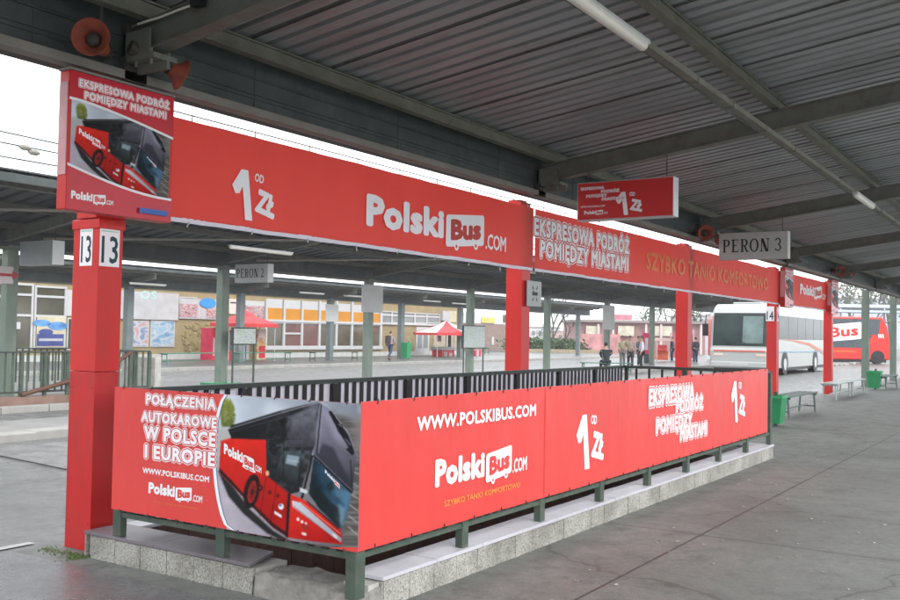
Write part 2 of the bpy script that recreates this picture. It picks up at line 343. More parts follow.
# serif capitals for the platform signs
def serif(mb, plane, ch, u, v, w, h, d=.008):
    st, th = .24*w, .075*h; k = [0]
    def P(a, b): return plane.p(u+a, v+b, d+k[0]*.0003)
    def rect(a0, a1, b0, b1): mb.poly([P(a0, b0), P(a1, b0), P(a1, b1), P(a0, b1)]); k[0] += 1
    def quad(*pp): mb.poly([P(*p) for p in pp]); k[0] += 1
    def ring(cx, cy, rx, ry, tx, ty, a0, a1, n=14):
        for i in range(n):
            A, B = R(a0+(a1-a0)*i/n), R(a0+(a1-a0)*(i+1)/n)
            quad((cx+rx*math.cos(A), cy+ry*math.sin(A)), (cx+rx*math.cos(B), cy+ry*math.sin(B)), (cx+(rx-tx)*math.cos(B), cy+(ry-ty)*math.sin(B)), (cx+(rx-tx)*math.cos(A), cy+(ry-ty)*math.sin(A))); k[0] -= 1
        k[0] += 1
    if ch in 'PRE':
        rect(.1*w, .1*w+st, 0, h); rect(0, .42*w, 0, th); rect(0, .3*w, h-th, h)
    if ch in 'PR':
        rect(.1*w, .55*w, h-th, h); rect(.1*w, .55*w, .46*h, .46*h+th); ring(.55*w, .73*h, .38*w, .27*h, st, th, -90, 90)
    if ch == 'R': quad((.42*w, .48*h), (.62*w, .48*h), (.98*w, 0), (.74*w, 0)); rect(.72*w, 1.05*w, 0, th)
    if ch == 'E':
        rect(.1*w, .85*w, h-th, h); rect(.1*w, .9*w, 0, th); rect(.2*w, .62*w, .5*h, .5*h+th); rect(.8*w, .86*w, h*.76, h); rect(.84*w, .91*w, 0, .26*h); rect(.6*w, .65*w, .4*h, .64*h)
    if ch == 'O': ring(.5*w, .5*h, .5*w, .52*h, .2*w, th, 0, 360, 28)
    if ch == 'N':
        rect(.12*w, .12*w+th*.8, 0, h); rect(.82*w, .82*w+th*.8, 0, h); quad((.08*w, h), (.08*w+st*1.2, h), (.88*w, 0), (.88*w-st*1.2, 0)); rect(-.02*w, .3*w, 0, th); rect(.68*w, 1.02*w, h-th, h)
    if ch == '3': ring(.45*w, .74*h, .38*w, .26*h, .17*w, th, -90, 160); ring(.45*w, .27*h, .42*w, .27*h, .18*w, th, -160, 90)
    if ch == '2':
        ring(.45*w, .72*h, .4*w, .28*h, .17*w, th, -25, 165); quad((.64*w, .62*h), (.83*w, .6*h), (.3*w, .1*h), (.05*w, .0*h)); rect(.05*w, .88*w, 0, .14*h)
def serif_text(plane, text, u0, u1, v0, v1, parent, m=BLK):
    mb = MB(); mb.flat = True; n = sum({'N': 1.1, 'O': 1.1, ' ': .35}.get(c, .95) for c in text); w = (u1-u0)/n; u = u0
    for c in text:
        a = {'N': 1.1, 'O': 1.1, ' ': .35}.get(c, .95)
        if c != ' ': serif(mb, plane, c, u, v0, w*a*.86, v1-v0)
        u += w*a
    return mb.build('lettering', [m], parent)

# ---------------------------------------------------------------- layout constants
L_, W_ = 9.1, 2.36; WF = 2.13            # stairwell fence: long side, short side
PX0, PSP, PY = .2, 6.53, 2.69   # pillar row
KZ = .19
def pill_x(i): return PX0+PSP*i

# ================================================================= GROUND
def sheet(name, quads, z, m, kind='structure'):
    mb = MB()
    for (x0, x1, y0, y1) in quads: mb.poly([(x0, y0, z), (x1, y0, z), (x1, y1, z), (x0, y1, z)])
    o = mb.build(name, m); tag(o, kind='structure'); return o
hx0, hx1, hy0, hy1 = .02, L_-.02, .02, W_+.02      # the hole
def around(X0, X1, Y0, Y1, hs):
    x0, x1, y0, y1 = hs
    return [(X0, X1, Y0, y0), (X0, X1, y1, Y1), (X0, x0, y0, y1), (x1, X1, y0, y1)]
sheet('ground', [(-400, 900, -400, -9), (-400, 900, 3.02, 900), (-400, -14, -9, 3.02), (140, 900, -9, 3.02)], 0, ROAD)
sheet('platform', around(-14, 140, -9, 3.02, (hx0, hx1, hy0, hy1)), 0, PLAT)
# wet asphalt strip at the near left
mb = MB(); pts = [(-14, 3.0), (-14, -2.2), (-3.4, -1.7), (-1.2, -.75), (-.25, -.35), (-.22, 2.2), (-.25, 3.0)]
mb.poly([(x, y, .004) for x, y in pts]); struct('wet_asphalt_strip', mb, WET)
# painted line at the road edge
PAINT = mat('road_paint_worn', (.42, .42, .41), .6, var=.2, scale=6, dirt=(.33, .33, .32), dirt_amt=.9, dscale=6)
mb = MB(); mb.poly([(-14, 3.07, .008), (0, 3.07, .008), (0, 3.15, .008), (-14, 3.15, .008)]); struct('road_edge_line', mb, PAINT)
# two islands beyond the road
ISL = mat('island_paving', (.22, .215, .205), .7, var=.15, scale=2, dirt=(.15, .15, .145), dirt_amt=.5)
mb = MB(); mb.box(-20, 70, 9.35, 11.0, -.02, .10); struct('traffic_island', mb, ISL)
mb = MB()
for i in range(120):
    x = -20+i*.75+random.uniform(-.01, .01); mb.box(x, x+.735, 9.05, 9.345, -.02, .125+random.uniform(-.012, .012), M=Matrix.Rotation(random.uniform(-.004, .004), 4, 'Z'))
PKB = mat('pale_kerb', (.29, .285, .265), .8, var=.18, scale=2, dirt=(.32, .31, .28), dirt_amt=.7, dscale=2.5)
struct('island_kerb', mb, PKB, bevel=.02)
for (ya, yb, nm) in ((13.15, 18.2, 'second_platform'), (25.5, 60, 'station_platform')):
    mb = MB(); mb.box(-20, 74, ya+.2, yb, -.02, .11); struct(nm, mb, mat('far_platform', (.10, .103, .10), .35, var=.15, scale=1.5, dirt=(.14, .15, .14), dirt_amt=.6))
    mb = MB()
    for i in range(94): mb.box(-20+i, -20+i+.985, ya, ya+.196, -.02, .13)
    struct(nm+'_kerb', mb, PKB, bevel=.015)
# the cable lying across the road
cb = MB(); pp = [at_z(-30, 449, .015), at_z(0, 456, .015), at_z(35, 463, .015), at_z(68, 470, .015), at_z(130, 483, .015), at_z(175, 497, .015)]
cb.tube(pp, .008, 6); tag(cb.build('cable', BLK), 'thin black cable lying across the pale concrete road left of the first pillar', 'cable')
# moss and grass tuft at the first pillar's foot
mb = MB(); mb.flat = True
for i in range(420):
    a = random.uniform(0, 1); x = -.13+random.gauss(0, .05)+a*.2; y = 2.44+random.gauss(0, .03)+(.5 if a < 0 else 0)
    if random.random() < .55: x = -.06+random.gauss(0, .035); y = random.uniform(2.42, 2.9)
    h = random.uniform(.008, .022); an = random.uniform(0, 6.3); w = .006
    mb.poly([(x-w*math.cos(an), y-w*math.sin(an), .004), (x+w*math.cos(an), y+w*math.sin(an), .004), (x+random.uniform(-.02, .02), y+random.uniform(-.02, .02), h)])
tag(mb.build('grass', mat('moss_green', (.10, .16, .03), .8, var=.4, scale=20)), 'tuft of bright moss and grass at the foot of the red pillar numbered 13', 'grass', kind='stuff')

mb = MB(); mb.flat = True
for i in range(150):
    x = random.uniform(-3.5, 16); y = random.uniform(-3.3, -.15); a = random.uniform(0, 3.1); l, w = random.uniform(.006, .016), random.uniform(.004, .007); c, q = math.cos(a), math.sin(a)
    mb.prism([(x+l*c-w*q, y+l*q+w*c, .005), (x-l*c-w*q, y-l*q+w*c, .005), (x-l*c+w*q, y-l*q-w*c, .005), (x+l*c+w*q, y+l*q-w*c, .005)], (0, 0, .004))
tag(mb.build('litter', mat('litter_pale', (.34, .33, .30), .8, var=.5, scale=9)), 'pale crumbs of litter and cigarette ends scattered over the grey platform', 'litter', kind='stuff')

# ================================================================= STAIRWELL PIT + PLINTH
mb = MB(); D = -2.9; T = .12
mb.box(hx0, hx1, hy0, hy0+T, D, -.0); mb.box(hx0, hx1, hy1-T, hy1, D, 0); mb.box(hx0, hx0+T, hy0+T, hy1-T, D, 0); mb.box(hx1-T, hx1, hy0+T, hy1-T, D, 0)
for i in range(30):      # vertical brown boards lining the shaft, seen under the banners
    x = hx0+T+.02+i*.295
    mb.box(x, x+.285, hy1-T-.03, hy1-T-.003, D, KZ-.03, 0)
    mb.box(x, x+.285, hy0+T+.003, hy0+T+.03, D, KZ-.03, 0)
for i in range(17): mb.box(hx0+T+.3+i*.3, hx1-T, hy0+T+.03, hy1-T-.03, -.17*(i+1)-.17, -.17*(i+1)-.001*i) if i == 16 else mb.box(hx0+T+.3+i*.3, hx0+T+.6+i*.3, hy0+T+.035, hy1-T-.035, -2.9, -.17*(i+1))
struct('stairwell', mb, BROWN)
pl = thing('stair_plinth', (0, 0, 0), 'low plinth around the stairwell faced with speckled aggregate tiles and pale top slabs', 'plinth')
mb = MB(); ko = .045
mb.box(.10, L_+.08, -ko+.02, .16, 0, KZ-.035)            # long near core
mb.box(L_-.16, L_+.06, .16, W_-.1, 0, KZ-.035)
mb.box(.1, L_+.06, W_-.1, W_+.06, 0, KZ-.035)
mb.box(.0, .28, .78, W_+.06, 0, KZ-.035)
mb.build('core', CON, pl)
# rough bare concrete at the near corner
cc = MB(); NX, NY = 10, 22
def hh(i, j): return .132+.007*math.sin(i*1.1+j*.6)+.005*math.sin(j*1.3)+random.uniform(-.003, .003)-(.014 if i == 0 or j == 0 else 0)
g = [[(-.03+.33*i/NX+random.uniform(-.006, .006)*(i > 0), -.04+.80*j/NY, hh(i, j)) for i in range(NX+1)] for j in range(NY+1)]
for j in range(NY):
    for i in range(NX): cc.poly([g[j][i], g[j][i+1], g[j+1][i+1], g[j+1][i]])
for j in range(NY): cc.poly([(g[j][0][0]-.012, g[j][0][1], 0), g[j][0], g[j+1][0], (g[j+1][0][0]-.012, g[j+1][0][1], 0)])
for i in range(NX): cc.poly([(g[0][i][0], g[0][i][1]-.01, 0), (g[0][i+1][0], g[0][i+1][1]-.01, 0), g[0][i+1], g[0][i]])
for j in range(NY): cc.poly([(g[j][NX][0], g[j][NX][1], -.3), (g[j+1][NX][0], g[j+1][NX][1], -.3), g[j+1][NX], g[j][NX]])
cc.build('bare_corner', mat('bare_concrete', (.235, .225, .205), .9, var=.3, scale=7, bump=.5, bscale=30, dirt=(.12, .115, .10), dirt_amt=.8, dscale=5), pl)
face = MB()      # aggregate facing tiles, long side
x = .22; n = 0
while x < L_+.06:
    w = .27; face.box(x+.003, min(x+w-.003, L_+.08), -ko-.004+random.uniform(-.003, .003), -ko+.018, 0, KZ-.028+random.uniform(-.003, .002)); x += w
face.build('facing_tiles', AGG, pl, bevel=.003); MB().box(.205, .219, -ko, .14, 0, KZ-.03).build('end_tile', AGG, pl); face = MB()
y = .78
while y < W_:       # short side
    face.box(-.03+random.uniform(-.003, .003), -.002, y+.003, y+.262, 0, KZ-.028); y += .266
face.box(-.03, .05, W_+.064, W_+.08, 0, KZ-.03)
MB().box(L_+.084, L_+.105, -ko, W_, 0, KZ-.03).build('end_tile', AGG, pl)
face.build('facing_tiles', AGG, pl, bevel=.003)
cap = MB(); x = .2
while x < L_:
    w = .58; cap.box(x+.002, min(x+w-.003, L_+.11), -ko-.014, .205, KZ-.024, KZ+random.uniform(-.002, .002)); x += w
cap.box(L_-.17, L_+.11, .208, W_+.07, KZ-.024, KZ+.001)
cap.box(.3, L_-.18, W_-.12, W_+.08, KZ-.024, KZ)
cap.build('top_slabs', TILE, pl, bevel=.002)
cap = MB(); cap.prism([(-.04, .80, KZ-.022), (.30, .92, KZ-.022), (.30, 1.7, KZ-.022), (-.04, 1.7, KZ-.022)], (0, 0, .022)); cap.box(-.04, .295, 1.704, W_+.08, KZ-.022, KZ)
cap.build('top_slabs', TILED, pl, bevel=.002)

# ================================================================= FENCE (railing on the plinth)
fe = thing('stair_railing', (0, 0, 0), 'green steel railing with dark flat balusters standing on the plinth around the stairwell', 'railing')
ZR, ZB = 1.205, .36
for i in range(9):
    x = .03+i*1.1408
    if i: mb = MB(); mb.box(x-.04, x+.04, -.03, .03, KZ, ZR-.03); mb.build('post', GRN, fe, bevel=.006)
mb = MB(); mb.box(-.045, .045, -.045, .035, .10, ZR-.03); mb.build('post', GRN, fe, bevel=.006)
for y in (1.08, 2.10): mb = MB(); mb.box(-.03, .03, y-.04, y+.04, KZ, ZR-.03); mb.build('post', GRN, fe, bevel=.006)
for i in range(1, 9):
    x = .03+i*1.1408; mb = MB(); mb.box(x-.03, x+.03, WF-.04, WF+.005, KZ, ZR-.03); mb.build('post', BARK, fe, bevel=.006)
mb = MB(); mb.box(L_-.035, L_+.025, 1.15, 1.22, KZ, ZR-.03); mb.build('post', GRN, fe, bevel=.006)
for nm, bx in (('handrail', [(-.03, L_+.03, -.03, .03), (-.03, L_+.03, WF-.03, WF+.03), (-.03, .03, .033, WF-.033), (L_-.03, L_+.03, .033, WF-.033)]),):
    for b_ in bx: mb = MB(); mb.box(*b_, ZR-.028, ZR+.012); mb.build(nm, GRD, fe, bevel=.006)
for b_ in [(.05, L_, -.02, .02), (.05, L_, WF-.02, WF+.02), (-.02, .02, .05, WF-.04), (L_-.02, L_+.02, .04, WF-.04)]:
    mb = MB(); mb.box(*b_, ZB-.035, ZB); mb.build('bottom_rail', GRN, fe)
def bars(x0, x1, y, pitch, w, alongx=True, cx=0):
    mb = MB(); n = int((x1-x0)/pitch)
    for i in range(n):
        a = x0+pitch*(i+.5)
        if alongx: mb.box(a-w/2, a+w/2, y-.004, y+.004, ZB, ZR-.03)
        else: mb.box(y-.008, y+.008, a-w/2, a+w/2, ZB, ZR-.03)
    return mb.build('baluster_panel', BARK, fe)
for i in range(8):
    x0 = .03+i*1.1408+.04; bars(x0, x0+1.06, 0, .118, .055); bars(x0, x0+1.06, WF, .112, .048)
bars(.05, 1.04, 0, .118, .055, False); bars(1.12, 2.05, 0, .118, .055, False)
bars(.05, 1.14, L_, .2, .03, False); bars(1.23, 2.10, L_, .2, .03, False)

# ---- white backs of the banner hung on the far side
mb = MB(); mb.box(.06, L_-.05, WF+.010, WF+.016, .42, 1.17)
bk = mb.build('banner', HEM); tag(bk, 'plain pale back of a banner hung outside the far stair railing', 'banner')

# ================================================================= LOWER LONG BANNER
LP = Plane('y', -.062); SP = Plane('x', -.062)
def ripple_sheet(plane, u0, u1, v0, v1, m, name, parent, nu=60, nv=8, amp=.006, th=.004, seed=0, sag=0, hemm=None):
    rnd = random.Random(seed); ph = [rnd.uniform(0, 6) for _ in range(6)]; mb = MB(); G = []
    def dd(u, v):
        e = .5+.5*abs((v-(v0+v1)/2)/((v1-v0)/2)); return amp*e*(math.sin(u*2.1+ph[0])+.6*math.sin(u*5.3+ph[1]+v*2)+.35*math.sin(u*11+ph[2]-v*3)) - amp*2.2
    def edge(u, t): return sag*(.4*math.sin(u*2.7+ph[3])+.4*math.sin(u*7.1+ph[4])+.2*math.sin(u*17+ph[5]))*(1 if t else .6)
    for j in range(nv+1):
        row = []
        for i in range(nu+1):
            u = u0+(u1-u0)*i/nu; t = j/nv; v = (v0+edge(u, 0))*(1-t)+(v1+edge(u, 1)*.5)*t; row.append((u, v, dd(u, v)))
        G.append(row)
    for j in range(nv):
        for i in range(nu):
            mb.poly([plane.p(*G[j][i]), plane.p(*G[j][i+1]), plane.p(*G[j+1][i+1]), plane.p(*G[j+1][i])], 0)
            mb.poly([plane.p(q[0], q[1], q[2]-th) for q in (G[j][i], G[j+1][i], G[j+1][i+1], G[j][i+1])], 1)
    mb.flat = True
    return mb.build(name, [m, m if m is REDM else HEM], parent)
lu0 = LP.uv(362, 402)[0]; lu1 = LP.uv(768, 367)[0]; lv0, lv1 = .385, 1.245
lb = thing('banner', (lu0, -.062, .385), 'long red banner with white web address along the long side of the stair railing', 'banner')
ripple_sheet(LP, lu0, lu1, lv0, lv1, RED, 'banner_sheet', lb, nu=120, amp=.0016, seed=3, sag=.004)
def box_uv(plane, xl, xr, yt_l, yb_l, yt_r=None, yb_r=None):
    """rectangle on the plane from pixel extents: left edge top/bottom and right edge top/bottom"""
    a = plane.uv(xl, yb_l); b = plane.uv(xl, yt_l); u1 = plane.uv(xr, (yt_r or yt_l))[0]
    v0, v1 = a[1], b[1]
    if yb_r: v0 = (v0+plane.uv(xr, yb_r)[1])/2; v1 = (v1+plane.uv(xr, yt_r)[1])/2
    return plane.uv(xl, (yb_l+yt_l)/2)[0], u1, v0, v1
simple_text(LP, 'WWW.POLSKIBUS.COM', *box_uv(LP, 417, 536, 417, 431, 404, 416), lb, name='web_address', offset=.035)
logo(LP, *box_uv(LP, 435, 527, 460, 497, 442, 478), lb)
simple_text(LP, 'SZYBKO TANIO KOMFORTOWO', *box_uv(LP, 444, 520, 500, 506, 483, 488), lb, m=ORG, name='slogan_lettering', offset=.016)
def slogan4(plane, x0, x1, ytl, ybr, parent, S_=1):
    pass
for t, bx in (('EKSPRESOWA', (649, 694, 391, 409, 382, 398)), ('PODRÓŻ', (676, 703, 403, 415, 394, 407)), ('POMIĘDZY', (656, 692, 421, 436, 411, 425)), ('MIASTAMI', (680, 707, 430, 443, 419, 433))):
    outlined(LP, t, *box_uv(LP, *bx), lb, grow=.13)
# the price shout "OD 1 ZŁ" with its slanted base strip (mascot left out)
ONE = [(-.27, .12), (-.10, .36), (.03, .36), (.13, -.34), (-.01, -.34), (-.07, .12), (-.13, .02), (-.21, .01)]
def price_shapes(mb, P, u, v, s, d=.004):
    class Q:
        def p(s_, a, b, e=0): return P.p(a, b, e)
    mb.poly([P.p(u+(a-.14)*s, v+b*s, d) for a, b in ONE])
    fit_text(mb, P, 'ZŁ', u+.06*s, u+.46*s, v-.24*s, v+.10*s, d=d+.0008, offset=.055, rot=-.22)
    fit_text(mb, P, 'OD', u+.02*s, u+.20*s, v+.22*s, v+.34*s, d=d, offset=.03, rot=-.1)
def price(plane, x, y, s, parent, rot=0, d=.004):
    u, v = plane.uv(x, y); mb = MB(); mb.flat = True; price_shapes(mb, plane, u, v, s, d)
    return mb.build('price_lettering', [WHT], parent)
price(LP, 590, 442, .66, lb); price(LP, 738, 402, .72, lb)
for i in range(24):
    u = lu0+.15+i*(lu1-lu0-.3)/23
    for v in (lv1-.02, lv0+.02): MB().tube([LP.p(u, v, .008), LP.p(u+.008, v+(.03 if v > 1 else -.035), .0)], .004, 5).build('tie', GRD, lb)
u = LP.uv(545, 420)[0]; sm = MB(); sm.flat = True; sm.poly([LP.p(u, lv0+.01, .0028), LP.p(u+.012, lv0+.01, .0028), LP.p(u+.012, lv1-.01, .0028), LP.p(u, lv1-.01, .0028)]); sm.build('seam', REDM, lb)

# ================================================================= printed coach photo (flat print)
PR = {n: mat('print_'+n, c, r_, var=v_, scale=s_) for n, c, r_, v_, s_ in (
    ('sky', (.50, .54, .60), .4, .12, 2), ('cloud', (.72, .74, .78), .4, .1, 3), ('roadlilac', (.52, .48, .55), .4, .06, 3), ('grey', (.16, .15, .15), .4, .3, 5), ('busred', (.62, .03, .022), .35, .12, 4),
    ('glassblack', (.012, .013, .016), .3, .5, 8), ('glassgrey', (.115, .11, .13), .3, .35, 6), ('glasspurple', (.20, .18, .245), .3, .2, 4), ('glassblue', (.05, .15, .26), .3, .5, 7), ('tree', (.25, .26, .05), .5, .4, 16), ('glint', (.45, .5, .56), .3, .2, 5), ('brown', (.24, .21, .20), .4, .3, 4), ('hub', (.30, .03, .03), .3, .2, 5))}
import numpy as np
def _noise(h, w, cell, seed, ax=1.):
    r = np.random.RandomState(seed); gh, gw = int(h/cell)+3, int(w/(cell*ax))+3; g = r.rand(gh, gw); y = np.arange(h)/cell; x = np.arange(w)/(cell*ax)
    yi, xi = y.astype(int), x.astype(int); fy, fx = (y-yi)[:, None], (x-xi)[None]; fy = fy*fy*(3-2*fy); fx = fx*fx*(3-2*fx)
    return (g[yi][:, xi]*(1-fx)+g[yi][:, xi+1]*fx)*(1-fy)+(g[yi+1][:, xi]*(1-fx)+g[yi+1][:, xi+1]*fx)*fy
def _blur(a, k):
    for ax in (0, 1):
        p = np.pad(a, [(k, k) if i == ax else (0, 0) for i in range(a.ndim)], mode='edge'); a = sum(np.take(p, range(i, i+a.shape[ax]), axis=ax) for i in range(2*k+1))/(2*k+1)
    return a
PXA, PXB, PYA, PYB = 340, 786, 94, 564
ARC = [(378, 94), (366, 122), (357, 150), (349, 190), (345, 230), (343, 280), (344, 330), (348, 375), (355, 420), (365, 462), (377, 494), (400, 564)]
def arc_x(y):
    for (x0, y0), (x1, y1) in zip(ARC, ARC[1:]):
        if y0 <= y <= y1: return x0+(x1-x0)*(y-y0)/(y1-y0)
    return ARC[-1][0]
def paint_photo():
    H, W = PYB-PYA, PXB-PXA; yy, xx = np.mgrid[0:H, 0:W]; X = xx+PXA; Y = yy+PYA; im = np.zeros((H, W, 3))
    n1 = _noise(H, W, 60, 1)*.6+_noise(H, W, 25, 2)*.4; n2 = _noise(H, W, 22, 3)*.5+_noise(H, W, 9, 4)*.3+_noise(H, W, 4, 5)*.2; n3 = _noise(H, W, 40, 6)*.6+_noise(H, W, 14, 7)*.4
    def mask(pts, k=0):
        m = np.zeros((H, W), bool); n = len(pts)
        for i in range(n):
            (x0, y0), (x1, y1) = pts[i], pts[(i+1) % n]
            if y0 == y1: continue
            c = ((Y >= min(y0, y1)) & (Y < max(y0, y1))) & (X < x0+(Y-y0)*(x1-x0)/(y1-y0)); m ^= c
        m = m.astype(float); return _blur(m, k) if k else m
    def put(m, c): im[:] = im*(1-m[..., None])+(np.array(c) if np.ndim(c) == 1 else c)*m[..., None]
    def grad(c0, c1, x0, y0, x1, y1):
        t = np.clip(((X-x0)*(x1-x0)+(Y-y0)*(y1-y0))/((x1-x0)**2+(y1-y0)**2), 0, 1)[..., None]; return np.array(c0)*(1-t)+np.array(c1)*t
    def line(x0, y0, x1, y1, w, c, k=1):
        d = Vector((x1-x0, y1-y0)); L_ = d.length; nx, ny = -d.y/L_*w/2, d.x/L_*w/2; put(mask([(x0+nx, y0+ny), (x1+nx, y1+ny), (x1-nx, y1-ny), (x0-nx, y0-ny)], k), c)
    def ell(cx, cy, rx, ry, rot, c, k=1):
        a = R(rot); u = (X-cx)*math.cos(a)+(Y-cy)*math.sin(a); v = -(X-cx)*math.sin(a)+(Y-cy)*math.cos(a); put(_blur((((u/rx)**2+(v/ry)**2) < 1).astype(float), k), c)
    # sky with cloud, darker to the upper right
    im[:] = grad((.60, .66, .74), (.27, .29, .34), 420, 110, 780, 200)*(0.85+.3*n1[..., None])
    put(_blur(((n1 > .5) & (Y < 230)).astype(float), 12)*.45, (.75, .78, .82))
    put(mask([(340, 200), (420, 190), (420, 330), (340, 330)], 16), (.50, .50, .50))
    # road, verge, trees
    put(mask([(330, 300), (800, 300), (800, 570), (330, 570)], 6), grad((.50, .46, .52), (.10, .10, .10), 380, 420, 760, 420)*(.9+.2*n2[..., None]))
    st = _noise(H, W, 5, 11, 12.)
    put(mask([(690, 150), (800, 200), (800, 570), (715, 570), (745, 400)], 10), (np.array((.11, .10, .095))+.17*(_blur(st, 2)**2)[..., None]*np.array((1, .96, .9))))
    put(mask([(760, 160), (800, 170), (800, 290), (765, 280)], 14)*.7, (.30, .27, .26))
    for k in range(6): line(745, 330+k*34, 800, 352+k*40, 3, (.42, .40, .36), 2)
    tm = mask([(358, 150), (368, 118), (388, 112), (402, 140), (408, 180), (398, 200), (366, 200)], 4); tm = np.clip(tm*1.4-(n2 > .62)*.5, 0, 1)
    put(tm, grad((.34, .36, .08), (.13, .17, .04), 360, 120, 400, 195)*(.6+.8*n2[..., None]))
    # ground shadow
    put(mask([(352, 330), (400, 380), (450, 448), (520, 512), (575, 545), (740, 566), (560, 550), (500, 520), (430, 462), (385, 410)], 3), (.03, .03, .032))
    # lower body red, lit along the waist
    put(mask([(362, 242), (392, 233), (498, 238), (500, 345), (566, 398), (566, 534), (520, 504), (440, 424), (400, 380), (356, 336)], 1), grad((.72, .035, .02), (.42, .012, .01), 420, 250, 470, 470)*(.86+.26*n3[..., None]))
    put(mask([(357, 322), (400, 366), (440, 412), (520, 490), (566, 522), (566, 534), (520, 504), (440, 424), (400, 380), (356, 336)], 2), (.05, .012, .012))
    # glasshouse
    G = [(384, 210), (395, 196), (540, 152), (655, 124), (664, 128), (652, 230), (602, 395), (572, 402), (499, 346), (497, 240), (394, 236)]
    refl = np.clip((n3-.45)*3, 0, 1)*np.clip((X-470)/150, 0, 1)
    put(mask(G, 1), grad((.012, .014, .016), (.03, .032, .038), 400, 220, 640, 200)+refl[..., None]*np.array((.16, .17, .20))*.75)
    put(mask([(556, 172), (648, 140), (640, 262), (566, 262)], 3)*.8, grad((.20, .20, .24), (.07, .07, .085), 620, 150, 590, 262)*(.5+1.0*n2[..., None]))
    blob = np.clip((n2-.5)*9, 0, 1)*mask([(500, 175), (568, 165), (572, 300), (530, 330), (500, 300)], 8); put(blob*.8, (.008, .01, .008))
    put(mask([(548, 274), (604, 271), (590, 380), (561, 374), (522, 344)], 1), grad((.10, .13, .14), (.02, .022, .025), 590, 280, 545, 360)*(.6+.8*n2[..., None]))
    put(mask([(562, 284), (598, 290), (590, 318), (556, 310)], 2), (.30, .38, .42)); line(562, 300, 596, 306, 2, (.5, .58, .62))
    line(388, 206, 545, 158, 2.2, (.28, .29, .31)); line(545, 158, 655, 127, 2.2, (.38, .38, .42)); line(392, 216, 560, 170, 1.2, (.10, .10, .11)); line(556, 264, 640, 264, 3, (.015, .015, .016)); line(554, 170, 548, 372, 2.5, (.01, .01, .012)); line(500, 243, 640, 268, 1.5, (.06, .06, .065))
    # upper windscreen : sky reflection
    U = [(660, 128), (688, 145), (748, 225), (769, 285), (757, 397), (700, 341), (640, 286), (650, 200)]
    put(mask(U, 1), grad((.30, .29, .37), (.07, .07, .09), 690, 150, 720, 360)*(.75+.5*n1[..., None]))
    put(mask([(668, 250), (700, 262), (752, 372), (756, 395), (700, 340), (648, 290)], 5)*.75, (.035, .035, .05)); put(mask([(668, 150), (685, 158), (735, 228), (748, 280), (700, 230)], 9)*.55, (.42, .41, .50))
    put(mask([(722, 230), (760, 280), (752, 345), (735, 310)], 8)*.4, (.14, .12, .15))
    line(664, 130, 650, 284, 4, (.02, .02, .024)); line(669, 140, 656, 280, 1.2, (.36, .36, .42)); line(655, 126, 688, 144, 2, (.5, .5, .55)); line(688, 144, 748, 224, 2, (.44, .43, .48)); line(748, 224, 770, 286, 2, (.3, .3, .33))
    line(640, 286, 756, 400, 6, (.012, .012, .014)); line(640, 281, 757, 393, 1.2, (.25, .26, .30))
    # lower windscreen : blue scene
    B = [(641, 292), (700, 348), (754, 404), (740, 470), (722, 508), (660, 447), (626, 402)]
    put(mask(B, 1), grad((.06, .15, .24), (.012, .03, .045), 740, 400, 655, 420)*(.6+.9*n2[..., None])); bl = np.clip((n3-.5)*6, 0, 1)*mask(B, 2); put(bl*.8, (.015, .03, .03))
    put(mask([(700, 352), (752, 404), (744, 440), (704, 400)], 5)*.45, (.16, .28, .38)); put(mask([(712, 432), (738, 446), (726, 500), (706, 480)], 6)*.55, (.28, .40, .48))
    put(mask([(634, 398), (655, 375), (690, 428), (716, 442), (722, 506), (660, 450)], 4)*.85, (.012, .022, .022))
    line(637, 286, 605, 416, 8, (.012, .012, .014)); line(630, 300, 603, 408, 1.2, (.2, .21, .22)); line(648, 440, 690, 424, 1.6, (.02, .02, .02)); line(690, 424, 722, 470, 1.6, (.02, .02, .02)); line(752, 300, 757, 396, 3, (.02, .02, .022))
    # front panel
    put(mask([(566, 400), (612, 420), (722, 510), (728, 554), (640, 545), (558, 532), (562, 470)], 1), grad((.74, .04, .025), (.44, .012, .01), 600, 430, 650, 545)*(.88+.22*n3[..., None]))
    put(mask([(576, 422), (600, 428), (725, 536), (723, 548), (700, 532), (578, 440)], 1), grad((.62, .63, .68), (.34, .35, .40), 580, 425, 720, 540)); line(580, 438, 716, 546, 1.5, (.10, .02, .02)); line(600, 424, 722, 522, 2, (.85, .28, .22))
    line(568, 398, 560, 532, 9, (.012, .012, .012), 2); line(620, 424, 716, 506, 4, (.02, .01, .01), 1)
    for (x, y) in ((594, 478), (606, 486), (617, 492)): ell(x, y, 4, 5, 0, (.85, .80, .78))
    ell(612, 522, 8, 4, 20, (.80, .66, .60)); ell(615, 500, 14, 8, 35, (.35, .04, .03), 3); ell(704, 528, 10, 4, 40, (.7, .65, .62), 2)
    # doors, hatches, wheel, lamps
    for (a, b_, c, d) in ((498, 352, 479, 470), (529, 373, 511, 497), (476, 352, 462, 440)): line(a, b_, c, d, 2, (.06, .008, .008), 1)
    line(500, 348, 566, 400, 2, (.12, .02, .02)); line(362, 245, 392, 236, 1.5, (.75, .2, .16))
    ell(455, 394, 24, 52, 10, (.03, .008, .008), 2); ell(454, 398, 18, 46, 10, (.015, .015, .016)); ell(456, 396, 12, 34, 10, (.40, .025, .02)); ell(457, 396, 8, 24, 10, (.24, .02, .018), 2); ell(457, 396, 4, 10, 10, (.02, .02, .02))
    for k in range(8): ell(456+9*math.cos(k*.785), 396+25*math.sin(k*.785), 1.3, 2.6, 0, (.10, .01, .01), 0)
    for (x, y, r) in ((482, 384, 7), (509, 397, 5), (533, 407, 5)): ell(x, y, r, r*1.3, 10, (.02, .012, .012)); ell(x-1, y-1, r*.4, r*.6, 10, (.35, .03, .025))
